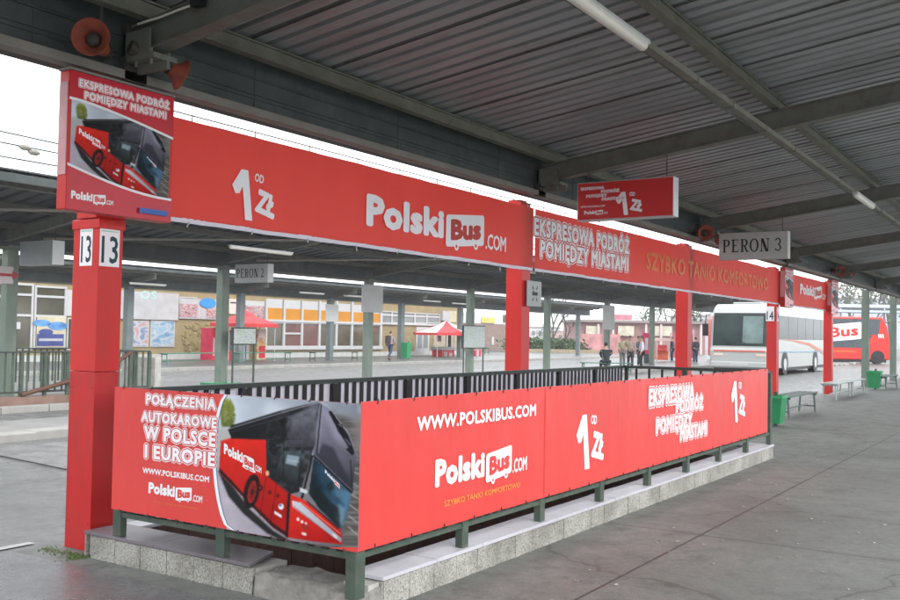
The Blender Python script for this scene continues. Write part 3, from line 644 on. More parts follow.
    ell(543, 440, 8, 9, 0, (.75, .75, .78)); put(mask([(524, 453), (545, 466), (544, 474), (523, 461)], 1), (.78, .74, .74)); ell(541, 436, 4, 4, 0, (.08, .12, .35))
    put(mask([(600, 383), (622, 391), (620, 402), (600, 395)], 1), (.62, .66, .70)); ell(502, 340, 5, 8, 0, (.8, .5, .3))
    # mirrors
    for p_ in ([(685, 155), (694, 152), (744, 224), (764, 276), (757, 288), (738, 268), (746, 262), (714, 214)], [(713, 188), (728, 194), (735, 226), (721, 222)], [(731, 231), (752, 248), (765, 284), (748, 270)]): put(mask(p_, 1), (.018, .018, .022))
    line(716, 192, 726, 200, 2, (.3, .3, .34)); line(735, 236, 752, 256, 2, (.26, .26, .30))
    im[:] = im*(.94+.12*np.random.RandomState(3).rand(H, W, 1)); im[:] = _blur(im, 1); return np.clip(im, 0, 1)
PHOTO = np.clip(paint_photo(), 0, 1)**1.18
PHM = bpy.data.materials.new('coach_photo_print'); _nt, _N, _L, _b = nodes(PHM); _b.inputs['Roughness'].default_value = .5; _b.inputs['Specular IOR Level'].default_value = .12
_a = _N.new('ShaderNodeVertexColor'); _a.layer_name = 'print'; _L.new(_a.outputs['Color'], _b.inputs['Base Color'])
def coach_print(mapf, parent, clip_left=True, step=2):
    """mapf(x,y,d) maps print coordinates to the surface; the picture is the printed photo itself"""
    ys = list(range(PYA, PYB, step)); vs, cols, fs, idx = [], [], [], []
    for y in ys:
        x0 = arc_x(y) if clip_left else PXA; n = int((PXB-PXA)/step); row = []
        for i in range(n+1): x = x0+(PXB-1-x0)*i/n; row.append(len(vs)); vs.append(mapf(x, y, .004)); c = PHOTO[min(y-PYA, PHOTO.shape[0]-1), min(int(x)-PXA, PHOTO.shape[1]-1)]; cols += [c[0], c[1], c[2], 1.]
        idx.append(row)
    for a, b_ in zip(idx, idx[1:]):
        for i in range(len(a)-1): fs.append((a[i], b_[i], b_[i+1], a[i+1]))
    me = bpy.data.meshes.new('coach_photo'); me.from_pydata([tuple(v) for v in vs], [], fs); at = me.color_attributes.new('print', 'FLOAT_COLOR', 'POINT'); at.data.foreach_set('color', cols); me.materials.append(PHM)
    o = bpy.data.objects.new('coach_photo', me); COL.objects.link(o); o.parent = parent; o.matrix_parent_inverse = Matrix.Translation(-parent.location)
    if clip_left:
        ed = MB(); ed.flat = True
        for (x0, y0), (x1, y1) in zip(ARC, ARC[1:]):
            ed.poly([mapf(x0-4, y0, .007), mapf(x0+5, y0, .007), mapf(x1+5, y1, .007), mapf(x1-4, y1, .007)], 0)
            ed.poly([mapf(x0+5, y0, .008), mapf(x0+7.5, y0, .008), mapf(x1+7.5, y1, .008), mapf(x1+5, y1, .008)], 1)
        ed.build('photo_border', [WHT, PR['glassblue']], parent)
    class L2:
        def p(s, u, v, d=0): return mapf(373+u*112, 248+u*56+(1-v)*46, .009+d)
    logo(L2(), 0, 1, 0, 1, parent, red=RED, d=.0005)
    class L3:
        def p(s, u, v, d=0): return mapf(676+u*44, 328+u*44+(1-v)*15, .009+d)
    logo(L3(), 0, 1, 0, 1, parent, com=False, red=RED, d=.0005)

sb = thing('banner', (-.062, 0, .385), 'red banner with a printed coach photo on the short side of the stair railing', 'banner')
su0 = SP.uv(115, 383)[0]; su1 = SP.uv(361, 402)[0]
mb = MB(); mb.flat = True; mb.poly([SP.p(su0, .385), SP.p(su1, .385), SP.p(su1, 1.235), SP.p(su0, 1.235)], 0); mb.poly([SP.p(su0, .385, -.003), SP.p(su0, 1.235, -.003), SP.p(su1, 1.235, -.003), SP.p(su1, .385, -.003)], 1)
mb.build('banner_sheet', [RED, HEM], sb)
def smap(x, y, d):
    u, v = SP.uv(100+x/3, 360+y/3); return SP.p(min(max(u, su0), su1), min(max(v, .386), 1.234), d)
coach_print(smap, sb)
def sb_box(x0, x1, yt0, yb0, yt1, yb1): return box_uv(SP, 100+x0/3, 100+x1/3, 360+yt0/3, 360+yb0/3, 360+yt1/3, 360+yb1/3)
for t, b_ in (('POŁĄCZENIA', (140, 350, 104, 136, 114, 146)), ('AUTOKAROWE', (126, 353, 160, 190, 166, 199)), ('W POLSCE', (134, 350, 203, 243, 211, 256)), ('I EUROPIE', (136, 348, 258, 298, 272, 316))):
    outlined(SP, t, *sb_box(*b_), sb, d=.010)
simple_text(SP, 'WWW.POLSKIBUS.COM', *sb_box(128, 328, 322, 338, 350, 369), sb, name='web_address', offset=.035)
logo(SP, *sb_box(146, 308, 364, 412, 390, 440), sb)
simple_text(SP, 'SZYBKO TANIO KOMFORTOWO', *sb_box(160, 290, 423, 428, 443, 449), sb, m=ORGF, name='slogan_lettering', offset=0)
for i in range(8):
    u = su0+.1+i*(su1-su0-.2)/7
    for v, dv in ((1.225, .03), (.395, -.035)): MB().tube([SP.p(u, v, .03), SP.p(u+.008, v+dv, .0)], .004, 5).build('tie', GRD, sb)

# ================================================================= PILLARS
def number_plate(parent, face, txt, header, u0, u1, v0, v1, plane):
    mb = MB(); p = [plane.p(u0, v0, .001), plane.p(u1, v0, .001), plane.p(u1, v1, .001), plane.p(u0, v1, .001)]
    nrm = plane.p(0, 0, .004)-plane.p(0, 0, 0); mb.prism(p, nrm); pt = mb.build('number_plate', WHT, parent)
    h = v1-v0
    simple_text(plane, txt, u0+(u1-u0)*.1, u1-(u1-u0)*.08, v0+h*.07, v0+h*.68, pt, m=DKB, name='number', d=.0075, offset=.012)
    if header:
        simple_text(plane, header, u0+(u1-u0)*.06, u1-(u1-u0)*.06, v0+h*.86, v0+h*.95, pt, m=SIGND, name='header', d=.0075, offset=.0)
        mb = MB(); mb.flat = True; mb.poly([plane.p(u0+.01, v0+h*.77, .0078), plane.p(u1-.01, v0+h*.77, .0078), plane.p(u1-.01, v0+h*.80, .0078), plane.p(u0+.01, v0+h*.80, .0078)]); mb.build('green_line', mat('pale_green', (.35, .6, .5), .5), pt)
plabels = ['red square pillar bearing two white number 13 plates, nearest to the camera', 'red pillar behind the fence with a small white square notice at its side', 'red pillar rising behind the far end railing in front of the white coach', 'red pillar with a small white number 14 plate beside the white coach', 'last red pillar at the end of the high banners in front of the red coach']
for i in range(5):
    x = pill_x(i); t = thing('pillar', (x, PY, 0), plabels[i], 'pillar', 'red pillars carrying the high banners')
    mb = MB(); w = .118 if i == 0 else .115; mb.box(x-w+.03 if i == 0 else x-w, x+w, PY-.15, PY+.09, 0, 2.62)
    if i == 0: mb = MB(); mb.box(.085, .30, PY-.15, PY+.15, 0, 2.46)
    if i == 0:
        mb = MB(); mb.box(.085, .30, PY-.15, PY+.15, 1.32, 2.46); mb.build('cladding', REDP, t, bevel=.004)
        mb = MB(); mb.box(.087, .299, PY-.149, PY+.149, 0, 1.317)
        for (yy, zz) in ((-.12, .2), (.12, .2), (-.12, 1.2), (.12, 1.2)): mb.tube([(.0875, PY+yy, zz), (.081, PY+yy, zz)], .008, 8)
    mb.build('cladding', REDP if i else REDQ, t, bevel=.004)
    mb = MB(); mb.box(x-.09, x+.09, PY-.09, PY+.09, 2.4, 3.44); mb.box(x-.13, x+.13, PY-.13, PY+.1, 2.622 if i else 2.465, 3.40, 0); mb.build('upper_shaft', REDP, t)
    if i == 0:
        cp = MB(); cp.box(.075, .31, PY-.162, PY+.16, 2.385, 2.455); cp.build('collar', REDP, t, bevel=.004)
        fx = Plane('x', .085); u0, v0 = fx.uv(79.5, 266); u1, v1 = fx.uv(93.0, 229); number_plate(t, 0, '13', 'PERON 3', u0, u1, v0, v1+.06, fx)
        fy = Plane('y', PY-.15); u0, v0 = fy.uv(97.5, 267); u1, v1 = fy.uv(120, 229); number_plate(t, 0, '13', 'PERON 3', max(u0, .092), min(u1, .295), v0+.01, v1+.045, fy)
    if i == 3:
        fx = Plane('y', PY-.15); u0, v0 = fx.uv(771.5, 320); u1, v1 = fx.uv(782, 308); xm = x; number_plate(t, 0, '14', None, x-.1, x+.13, v0-.02, v1+.02, fx)
        fx = Plane('x', x-.14); number_plate(t, 0, '14', None, -PY-.10, -PY+.10, v0-.02, v1+.02, fx)
# notice at pillar two
p0 = at_y(527, 306, 2.5); p1 = at_y(541, 282, 2.5); t = thing('notice_plate', (p0.x, 2.5, p0.z), 'small white square notice with a dark emblem on the right of the second red pillar', 'sign')
mb = MB(); mb.box(p0.x, p1.x, 2.49, 2.51, p0.z, p1.z); mb.build('plate', SIGNG, t, bevel=.004)
cx, cz = (p0.x+p1.x)/2, (p0.z+p1.z)/2; mb = MB(); mb.box(cx-.07, cx+.07, 2.483, 2.489, cz-.022, cz+.022); mb.box(cx-.05, cx-.03, 2.484, 2.489, cz+.022, cz+.04)
for a in (.6, 2.54, -.6, -2.54): mb.box(-.004, .004, -.003, .003, .07, .12, M=Matrix.Translation((cx, 2.486, cz))@Matrix.Rotation(a, 4, 'Y'))
mb.build('emblem', BLK, t)
# green columns carrying the canopies
def column(x, y, z1, label, grp, base_green=False, w=.13, plate=None, m=GRC):
    t = thing('column', (x, y, 0), label, 'column', grp); mb = MB(); mb.box(x-w, x+w, y-w*.9, y+w*.9, 0, z1); mb.build('shaft', m, t, bevel=.01)
    if base_green: mb = MB(); mb.box(x-.42, x+.42, y-.35, y+.35, .11, .2); mb.build('base', BING, t)
    if plate:
        a, b_, yy = plate; mb = MB(); mb.box(a.x, b_.x, y-w-.05, y-w-.01, b_.z, a.z); mb.build('plate', SIGNG, t, bevel=.006)
    return t
column(pill_x(5), PY, 3.5, 'pale green column behind the green bin and bench, just right of the red coach lettering', 'unwrapped green columns of the near canopy')
column(pill_x(6), PY, 3.5, 'pale green column at the right edge of the picture beside the last bench', 'unwrapped green columns of the near canopy')
column(pill_x(7), PY, 3.5, 'farthest green column of the near canopy, past the right edge column', 'unwrapped green columns of the near canopy')
c2x = [at_y(x, 330, 15.95).x for x in (8, 222, 368, 470, 547, 607, 652)]
c2lab = ['dark green column at the left edge carrying a small white arrow sign', 'green column with a bright green foot left of the platform 2 sign', 'green column with a large pale plate on its upper part', 'green column standing behind the left of two map boards', 'green column between the second red pillar and the seated person', 'green column with a pale plate above the seated person in a dark coat', 'green column in front of the red advertising stand and orange stall']
for i, x in enumerate(c2x):
    pl_ = None
    if i == 2: pl_ = (at_y(362, 284, 15.8), at_y(382, 313, 15.8), 0)
    if i == 5: pl_ = (at_y(603, 305, 15.8), at_y(614, 330, 15.8), 0)
    column(x, 15.95, 3.4, c2lab[i], 'green columns of the second platform', base_green=i in (1,), plate=pl_)
c1x = [at_y(x, 330, 29.7).x for x in (128, 240, 330, 401, 460)]; c1x.append(at_y(578, 330, 29.7).x)
GRK = mat('column_slate', (.14, .165, .165), .6, var=.15)
c1lab = ['slate column just right of the first red pillar near the blue posters', 'slate column behind the platform 2 sign and map board', 'slate column with a pale upper plate in front of the orange windows', 'slate column right of the walking man', 'slate column left of the second map board', 'slate column standing before the bare trees and hedge']
for i, x in enumerate(c1x):
    pl_ = (at_y(338, 303, 29.5), at_y(351, 325, 29.5), 0) if i == 2 else None
    if i == 2: pl_ = (at_y(326, 304, 29.5), at_y(338, 322, 29.5), 0)
    column(x, 29.7, 3.4, c1lab[i], 'slate columns of the far canopy', w=.16, m=GRK, plate=pl_)

# ================================================================= CANOPIES
def canopy(name, label, ylow, yhigh, x0, x1, dz, gx, edge_bot, near):
    t = thing('platform_canopy', (gx[0], ylow, 0), label, 'canopy'); s_ = .133; zr = 4.03+dz
    def rz(y): return zr+s_*(ylow-y)
    # corrugated sheet: real trapezoid ribs running across
    mb = MB(); p = .205 if near else .4; g_, dep = (.055, .085) if near else (.12, .06); x = x0; ya, yb = ylow+.02, yhigh
    def strip(xa, za, xb, zb):
        mb.poly([(xa, ya, rz(ya)+za), (xb, ya, rz(ya)+zb), (xb, yb, rz(yb)+zb), (xa, yb, rz(yb)+za)])
    while x < x1:
        strip(x, 0, x+p-g_-.016, 0); strip(x+p-g_-.016, 0, x+p-g_, dep); strip(x+p-g_, dep, x+p-.016, dep); strip(x+p-.016, dep, x+p, 0); x += p
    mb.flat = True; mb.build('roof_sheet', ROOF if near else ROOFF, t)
    mb = MB(); mb.prism([(x0, ya, rz(ya)+.075), (x1, ya, rz(ya)+.075), (x1, yb, rz(yb)+.075), (x0, yb, rz(yb)+.075)], (0, 0, .03)); mb.build('roof_cover', FASC, t)
    if near:
        for y in (ylow-2.95, ylow-5.0):
            mb = MB()
            xx = x0+p*.3
            while xx < min(x1, 24): mb.box(xx, xx+.03, y-.015, y+.015, rz(y)-.008, rz(y)-.0005); xx += p
            o = mb.build('fixing_screws', STLP, t); o['kind'] = 'stuff'
        mb = MB(); k = 0; xx = x0+1.0
        while xx < 30:
            ym = yhigh if k % 2 else ylow-2.9; mb.prism([(xx, ylow-.05, rz(ylow-.05)-.004), (xx+.02, ylow-.05, rz(ylow-.05)-.004), (xx+.02, yhigh+.05, rz(yhigh+.05)-.004), (xx, yhigh+.05, rz(yhigh+.05)-.004)], (0, 0, .003)); xx += p*5; k += 1
        mb.build('sheet_overlaps', DK, t)
    # low side fascia: ribbed sheet with pale lower flange
    mb = MB(); z0 = 3.44+dz
    mb.box(x0, x1, ylow-.02, ylow+.02, z0+.07, zr+.02)
    if near:
        for k, zz in enumerate((.20, .235, .37, .385)): mb.box(x0, x1, ylow-.035-.002*k, ylow-.0225, z0+zz, z0+zz+.012)
        for k in range(int((x1-x0)/2.1)): xx = x0+k*2.1; mb.box(xx, xx+.012, ylow-.026, ylow-.021, z0+.08, z0+.5)
    mb.build('fascia', FASC, t)
    mb = MB(); mb.box(x0, x1, ylow-.10, ylow+.02, z0+.04, z0+.062); mb.box(x0, x1, ylow-.10, ylow-.085, z0+.0625, z0+.105); mb.build('flange', STLP if near else STL, t)
    mb = MB(); mb.box(x0, x1, ylow+.022, ylow+.15, z0+.045, z0+.2); mb.build('gutter', DK if near else STL, t)
    mb = MB(); ze = rz(yhigh); mb.box(x0, x1, yhigh-.04, yhigh, edge_bot, ze+.02); mb.build('edge_fascia', STL if near else FASC, t)
    # purlins on top of the girders
    ys = [ylow-.25, ylow-3.1, ylow-5.2] if near else [ylow-.3, (ylow+yhigh)/2, yhigh+.3]
    for y in ys:
        mb = MB(); h = .12; z = rz(y)-.015; mb.box(x0, x1, y-.035, y+.035, z-.02-h*.0, z-.004+.0); mb.box(x0, x1, y-.012, y+.012, z-h, z-.0205); mb.box(x0, x1, y-.05, y+.05, z-h-.018, z-h-.0005)
        mb.build('purlin', PURL if near else STL, t)
    for k, x in enumerate(gx):
        mb = MB(); y0_, y1_ = ylow-.12, yhigh+.05; h = .23; za = rz(y0_)-.17; zb = rz(y1_)-.17
        for w, a, b in ((.07, -h, -h+.014), (.007, -h+.0145, -.0145), (.07, -.014, 0)):
            mb.prism([(x-w, y0_, za+a), (x+w, y0_, za+a), (x+w, y1_, zb+a), (x-w, y1_, zb+a)], (0, 0, b-a))
        g = mb.build('girder', STL, t)
        if near:   # stub bracket with bolts and a plate where the girder meets the column head
            mb = MB(); mb.box(x-.11, x+.11, ylow-.42, ylow-.13, za-h-.05, za-h-.012); mb.box(x-.10, x-.085, ylow-.36, ylow-.06, za-h-.0115, za-.06); mb.box(x-.012, x+.012, ylow-.45, ylow-.13, za-h-.12, za-h-.0505)
            for bx in (-.08, .08):
                for by in (-.36, -.2): mb.tube([(x+bx, ylow+by, za-h-.09), (x+bx, ylow+by, za-h+.03)], .012, 6)
            mb.build('bracket', STL, g)
            mb = MB(); mb.box(x-.1, x+.1, ylow-.1, ylow-.045, z0+.03, z0+.45); mb.build('head_plate', DK, g)
    return t
gx3 = [pill_x(i) for i in range(-1, 8)]
canopy('c3', 'near steel canopy with corrugated sheet, girders and purlins over the right hand platform', 2.42, -3.55, -9, 52, 0, gx3, 4.55, True)
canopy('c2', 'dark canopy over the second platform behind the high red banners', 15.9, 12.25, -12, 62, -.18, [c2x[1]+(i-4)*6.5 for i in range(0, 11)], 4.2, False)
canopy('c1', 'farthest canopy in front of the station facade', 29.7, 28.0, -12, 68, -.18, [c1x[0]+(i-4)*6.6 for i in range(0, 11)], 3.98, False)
# diagonal bracing rods under canopy two
br = thing('bracing_rod', (0, 12, 4), 'thin diagonal bracing rods under the second canopy left of the first red pillar', 'bracing')
mb = MB(); mb.tube([(c2x[0]-6, 15.2, 3.55), (c2x[0]+.4, 12.6, 4.0)], .03, 6); mb.build('rod', STLP, br)
mb = MB(); mb.tube([(c2x[1]-6, 15.2, 3.55), (c2x[1]+.4, 12.6, 4.0)], .03, 6); mb.build('rod', STLP, br)
mb = MB(); mb.tube([(c2x[2]-6, 15.2, 3.55), (c2x[2]+.4, 12.6, 4.0)], .03, 6); mb.build('rod', STLP, br)

# conduit rail with tube lamps under the near girders
lr = thing('lamp_rail', (-4, -.4, 3.95), 'long rusty conduit rail carrying tube lamps beneath the near canopy girders', 'rail')
def rail_z(x): return 3.955
mb = MB(); mb.box(-9, 52, -.69, -.61, 3.965, 3.977); mb.box(-9, 52, -.69, -.683, 3.9775, 4.02); mb.build('angle_profile', PURL, lr)
for i in range(34): x = -4+i*1.3+random.uniform(-.2, .2); MB().box(x, x+.03, -.696, -.602, 3.956, 4.026).build('clamp', STL, lr)
mb = MB(); pts = []
for i in range(60): x = -8+i; pts.append((x, -.597+random.uniform(-.006, .006), 3.968+.012*math.sin(i*1.3)))
mb.tube(pts, .011, 6); mb.build('wire', GRD, lr)
def tube_lamp(p, length, label, axis='x', grp=None):
    t = thing('ceiling_lamp', p, label, 'lamp', grp); x, y, z = p
    mb = MB(); mb.box(x-length/2, x+length/2, y-.045, y+.045, z, z+.035); mb.build('housing', ALU, t, bevel=.006)
    mb = MB(); mb.tube([(x-length/2+.02, y, z-.012), (x-length/2+.05, y, z-.016), (x+length/2-.05, y, z-.016), (x+length/2-.02, y, z-.012)], [.03, .045, .045, .03], 10); mb.build('diffuser', LAMP, t, smooth=True)
tube_lamp((1.7, -.73, 3.925), 1.75, 'long pale tube lamp at the top edge of the picture, on the conduit rail', grp='tube lamps under the near canopy')
tube_lamp((12.1, -.73, 3.925), 1.6, 'short pale tube lamp at the right, above and right of the platform 3 sign', grp='tube lamps under the near canopy')
tube_lamp((25.5, -.73, 3.925), 1.3, 'farthest tube lamp under the near canopy at the right edge', grp='tube lamps under the near canopy')
for (x, y, Y, lab) in ((262, 250, 13.2, 'pale tube lamp above the platform 2 sign under the second canopy'), (532, 272, 13.2, 'pale tube lamp under the second canopy beside the second red pillar'), (148, 284, 28.8, 'dim tube lamp under the far canopy right of the first pillar'),
                    (312, 293, 28.8, 'dim tube lamp under the far canopy above the orange windows'), (355, 296, 28.8, 'dim tube lamp left of the pale plate under the far canopy'), (432, 301, 28.8, 'dim tube lamp under the far canopy above the red stall canopy'), (460, 303.5, 28.8, 'dim tube lamp under the far canopy near the column with map board')):
    p = at_y(x, y, Y); tube_lamp((p.x, p.y, p.z), 2.2 if Y < 20 else 1.9, lab, grp='tube lamps under the far canopies')

# cable from junction box, upper left, on the first girder
mb = MB(); pts = [at_x(x, y, .12) for x, y in ((138, 24), (160, 17), (178, 10), (194, 4), (205, -6))]; mb.tube(pts, .009, 6); bx = at_x(197, 3, .12)
wt = thing('wiring', (.1, 1.2, 3.9), 'white wire running to a small black junction clip on the first girder', 'wire'); mb.build('wire', LAMP, wt)
mb = MB(); mb.box(bx.x-.02, bx.x+.04, bx.y-.05, bx.y+.05, bx.z-.02, bx.z+.03); mb.build('junction_clip', BLK, wt)

# ================================================================= HORN LOUDSPEAKERS
def lathe(mb, p, d, prof, n=24):
    d = Vector(d).normalized(); a = d.orthogonal().normalized(); c = d.cross(a); b = len(mb.v)
    for t_, r in prof:
        for k in range(n): an = 2*math.pi*k/n; mb.v.append(tuple(p+d*t_+a*r*math.cos(an)+c*r*math.sin(an)))
    for i in range(len(prof)-1):
        for k in range(n): k2 = (k+1) % n; mb.f.append([b+i*n+k, b+i*n+k2, b+(i+1)*n+k2, b+(i+1)*n+k]); mb.m.append(0)
def horn(p, direction, label, s=1.):
    t = thing('horn_loudspeaker', p, label, 'loudspeaker', 'rusty horn loudspeakers at the column heads'); p = Vector(p); d = Vector(direction).normalized()
    n = 20; prof = [(-.20, .05), (-.12, .055), (-.09, .03), (0, .035), (.06, .055), (.11, .085), (.14, .118), (.15, .128), (.146, .13), (.135, .118), (.10, .078), (.05, .048), (-.03, .026), (-.05, .0)]
    mb = MB(); mb.flat = True; lathe(mb, p, d, [(a*s, r*s) for a, r in prof]); mb.build('bell', RUST, t, smooth=True)
    mb = MB(); mb.tube([p+d*.02*s, p+d*.085*s, p+d*.105*s], [.05*s, .045*s, .02*s], 14); mb.build('throat_cone', DK, t, smooth=True)
    mb = MB(); mb.tube([p-d*.30*s, p-d*.205*s], .055*s, 14); mb.build('driver', DK, t)
    mb = MB(); up = Vector((0, 0, 1)); mb.tube([p-d*.12*s, p-d*.12*s+up*.12*s, p-d*.12*s+up*.28*s], .013*s, 6); mb.build('bracket', DK, t)
h1 = at_y(96, 42, 2.15); horn(h1, (-.75, -.62, -.05), 'rusty orange horn loudspeaker facing left above the poster box at pillar 13', 1.0)
h2 = at_y(165, 66, 2.15); horn(h2, (.8, -.25, -.28), 'rusty orange horn loudspeaker facing right beside the first girder end', .95)
h3 = at_y(703, 233, 2.15); horn(h3, (-.8, -.6, -.1), 'rusty horn loudspeaker left of the platform 3 sign, facing the camera', 1.15)
h4 = at_y(715, 236, 2.15); horn(h4, (.8, -.3, -.2), 'rusty horn loudspeaker facing away just behind the platform 3 sign', 1.0)
h5 = at_y(838, 271, 2.15); horn(h5, (-.8, -.6, -.1), 'distant rusty horn loudspeaker near the right edge, facing the camera', 1.2)
h6 = at_y(848, 272, 2.15); horn(h6, (.8, -.3, -.2), 'distant rusty horn loudspeaker near the right edge, facing away', 1.1)

# ================================================================= UPPER BANNERS
UP = Plane('y', 2.50)
def upper(x0, x1, label, seed, m=REDM):
    t = thing('high_banner', (x0, 2.5, 2.52), label, 'banner', 'high red banners between the pillars')
    ripple_sheet(UP, x0, x1, 2.54, 3.345, m, 'banner_sheet', t, nu=int((x1-x0)*14), nv=8, amp=.004, seed=seed, sag=.008)
    ripple_sheet(UP, x0+.01, x1-.01, 2.505, 2.545, HEM, 'hem', t, nu=int((x1-x0)*14), nv=1, amp=.004, seed=seed, sag=.008)
    n = int((x1-x0)/.62)
    for i in range(n):
        x = x0+.2+i*(x1-x0-.4)/(n-1); mb = MB(); mb.tube([(x, 2.49, 2.515), (x+random.uniform(-.03, .03), 2.49, 2.515-random.uniform(.02, .07))], .006, 5)
        mb.build('tie', FRM, t); MB().tube([(x, 2.49, 3.335), (x+.01, 2.5, 3.395)], .006, 5).build('tie', FRM, t)
    mb = MB(); mb.tube([(x0-.05, 2.53, 3.395), (x1+.05, 2.53, 3.395)], .006, 5); mb.build('top_wire', STL, t); return t
ua0 = UP.uv(171, 150)[0]; ua1 = pill_x(1)+.13; ub1 = pill_x(3)+.10
u1 = upper(ua0, ua1, 'high red banner with the big white coach company logo between the first two pillars', 5)
u2 = upper(ua1+.05, ub1, 'high red banner with orange words between the second and fourth red pillars', 9)
uc0 = UP.uv(791, 290)[0]; uc1 = pill_x(4)+.1
u3 = upper(uc0, uc1, 'short high red banner with a small white logo at the far end', 12)
logo(UP, *box_uv(UP, 366, 506, 189, 239, 225, 259), u1, red=REDM, d=.014)
def upx(p0, p1): return box_uv(UP, *p0)
outlined(UP, 'EKSPRESOWA PODRÓŻ', *box_uv(UP, 534, 629, 217, 232, 240, 257), u2, mid=REDM, d=.010)
outlined(UP, 'POMIĘDZY MIASTAMI', *box_uv(UP, 540, 628, 237, 253, 259, 275), u2, mid=REDM, d=.010)
simple_text(UP, 'SZYBKO TANIO KOMFORTOWO', *box_uv(UP, 646, 768, 253, 272, 277, 289), u2, m=ORGF, name='slogan_lettering', d=.014, offset=.026)
logo(UP, *box_uv(UP, 800, 826, 284, 299, 288, 302), u3, red=REDM, d=.014)
def price_up(plane, x, y, s, parent):
    return price(plane, x, y, s, parent, d=.014)
price_up(UP, 253, 197, .62, u1)
# ================================================================= POSTER BOXES
def poster_box(x0, x1, y0, y1, z0, z1, label, flip=False):
    t = thing('poster_box', ((x0+x1)/2, (y0+y1)/2, z0), label, 'poster', 'poster boxes at the pillar heads')
    mb = MB(); mb.box(x0, x1, y0, y1, z0, z1); mb.build('case', REDP, t, bevel=.008)
    mb = MB(); mb.box(x0-.006, x1+.006, y0-.012, y1+.006, z1+.001, z1+.018); mb.build('top_cap', STLP, t)
    mb = MB(); mb.box(x0-.006, x0-.0005, y0+.01, y1-.01, z0+.25*(z1-z0), z1-.08); mb.build('side_panel', mat('poster_side_pale', (.66, .34, .35), .45, var=.35, scale=1.3), t)
    W, H = x1-x0, z1-z0; pl_ = Plane('y', y0)
    def m(x, y, d):   # coach print squeezed into the middle of the poster
        u = x0+W*(.03+(x-343)/441*.94); v = z0+H*(.80-(y-97)/465*.62); v -= .05*H*math.sin((u-x0)/W*3.0)*0
        v += (.5-(u-x0)/W)*-.0
        return pl_.p(u, v, d*.6)
    coach_print(m, t, clip_left=False, step=3)
    # red arcs over and under the photo, edged white
    mb = MB(); mb.flat = True; n = 14
    def top(u): return z0+H*(.80-.12*max(0, u-.1)**1.3*1.2+.0)
    def bot(u): return z0+H*(.30-.14*math.sin(min(1, u*1.05)*math.pi*.5)+.02)
    for i in range(n):
        a, b = i/n, (i+1)/n; ua, ub = x0+W*a, x0+W*b
        mb.poly([pl_.p(ua, top(a), .0175), pl_.p(ub, top(b), .0175), pl_.p(ub, z1-.002, .0175), pl_.p(ua, z1-.002, .0175)], 0)
        mb.poly([pl_.p(ua, top(a)-.012, .0182), pl_.p(ub, top(b)-.012, .0182), pl_.p(ub, top(b)+.006, .0182), pl_.p(ua, top(a)+.006, .0182)], 1)
        mb.poly([pl_.p(ua, z0+.002, .0175), pl_.p(ub, z0+.002, .0175), pl_.p(ub, bot(b), .0175), pl_.p(ua, bot(a), .0175)], 0)
        mb.poly([pl_.p(ua, bot(a)-.006, .0182), pl_.p(ub, bot(b)-.006, .0182), pl_.p(ub, bot(b)+.012, .0182), pl_.p(ua, bot(a)+.012, .0182)], 1)
    mb.build('poster_frame', [mat('poster_red', (.55, .02, .035), .25, var=.08), WHT], t)
    class Z:
        def p(s, u, v, d=0): return pl_.p(u, v, d+.016)
    outlined(Z(), 'EKSPRESOWA PODRÓŻ', x0+W*.08, x0+W*.95, z0+H*.895, z0+H*.95, t, grow=.12)
    outlined(Z(), 'POMIĘDZY MIASTAMI', x0+W*.13, x0+W*.92, z0+H*.815, z0+H*.87, t, grow=.12)
    logo(Z(), x0+W*.04, x0+W*.42, z0+H*.055, z0+H*.14, t)
    mb = MB(); mb.box(x0+W*.66, x0+W*.95, y0-.022, y0-.0195, z0+H*.045, z0+H*.085); mb.build('blue_tab', mat('tab_blue', (.05, .13, .42), .4), t)
pa = at_y(70, 67, 2.30); pb = at_y(170.5, 216, 2.30)
poster_box(pa.x, pb.x, 2.30, 2.41, 2.46, 3.43, 'glossy poster box with a coach photo hung above the pillar numbered 13')
xa = at_y(784, 290, 2.38).x; xb = at_y(792.5, 290, 2.38).x
poster_box(xa, xb, 2.36, 2.48, 2.45, 3.42, 'poster box with a coach photo right of the pillar numbered 14')
xa = at_y(830, 290, 2.38).x; xb = at_y(837, 290, 2.38).x
poster_box(xa, xb, 2.34, 2.46, 2.42, 3.42, 'poster box with a coach photo on the last red pillar')

# ================================================================= HANGING SIGNS
def hang_sign(X, px, m_face, m_case, label, content, th=.14, grp=None, cat='sign', hang=True):
    """box sign facing -X ; px = (xl, yt, yb, xr, yt, yb)"""
    xl, ytl, ybl, xr, ytr, ybr = px; pl_ = Plane('x', X)
    ua, va1 = pl_.uv(xl, ytl); _, va0 = pl_.uv(xl, ybl); ub, vb1 = pl_.uv(xr, ytr); _, vb0 = pl_.uv(xr, ybr); v1 = (va1+vb1)/2; v0 = (va0+vb0)/2
    t = thing('hanging_sign', (X, -(ua+ub)/2, v0), label, cat, grp)
    mb = MB(); mb.box(X, X+th, -ub, -ua, v0, v1); mb.build('case', m_case, t, bevel=.006)
    mb = MB(); f = .012; mb.box(X-.004, X-.0005, -ub+f, -ua-f, v0+f, v1-f); mb.build('face', m_face, t)
    if hang:
        for y in (-ub+.12, -ua-.12): mb = MB(); mb.tube([(X+th/2, y, v1), (X+th/2, y, 4.03+.133*(2.42-y)-.40 if y < 3 else v1+.3)], .007, 6); mb.build('hanger', DK, t)
    if content: content(Plane('x', X-.0045), ua, ub, v0, v1, t)
    return t
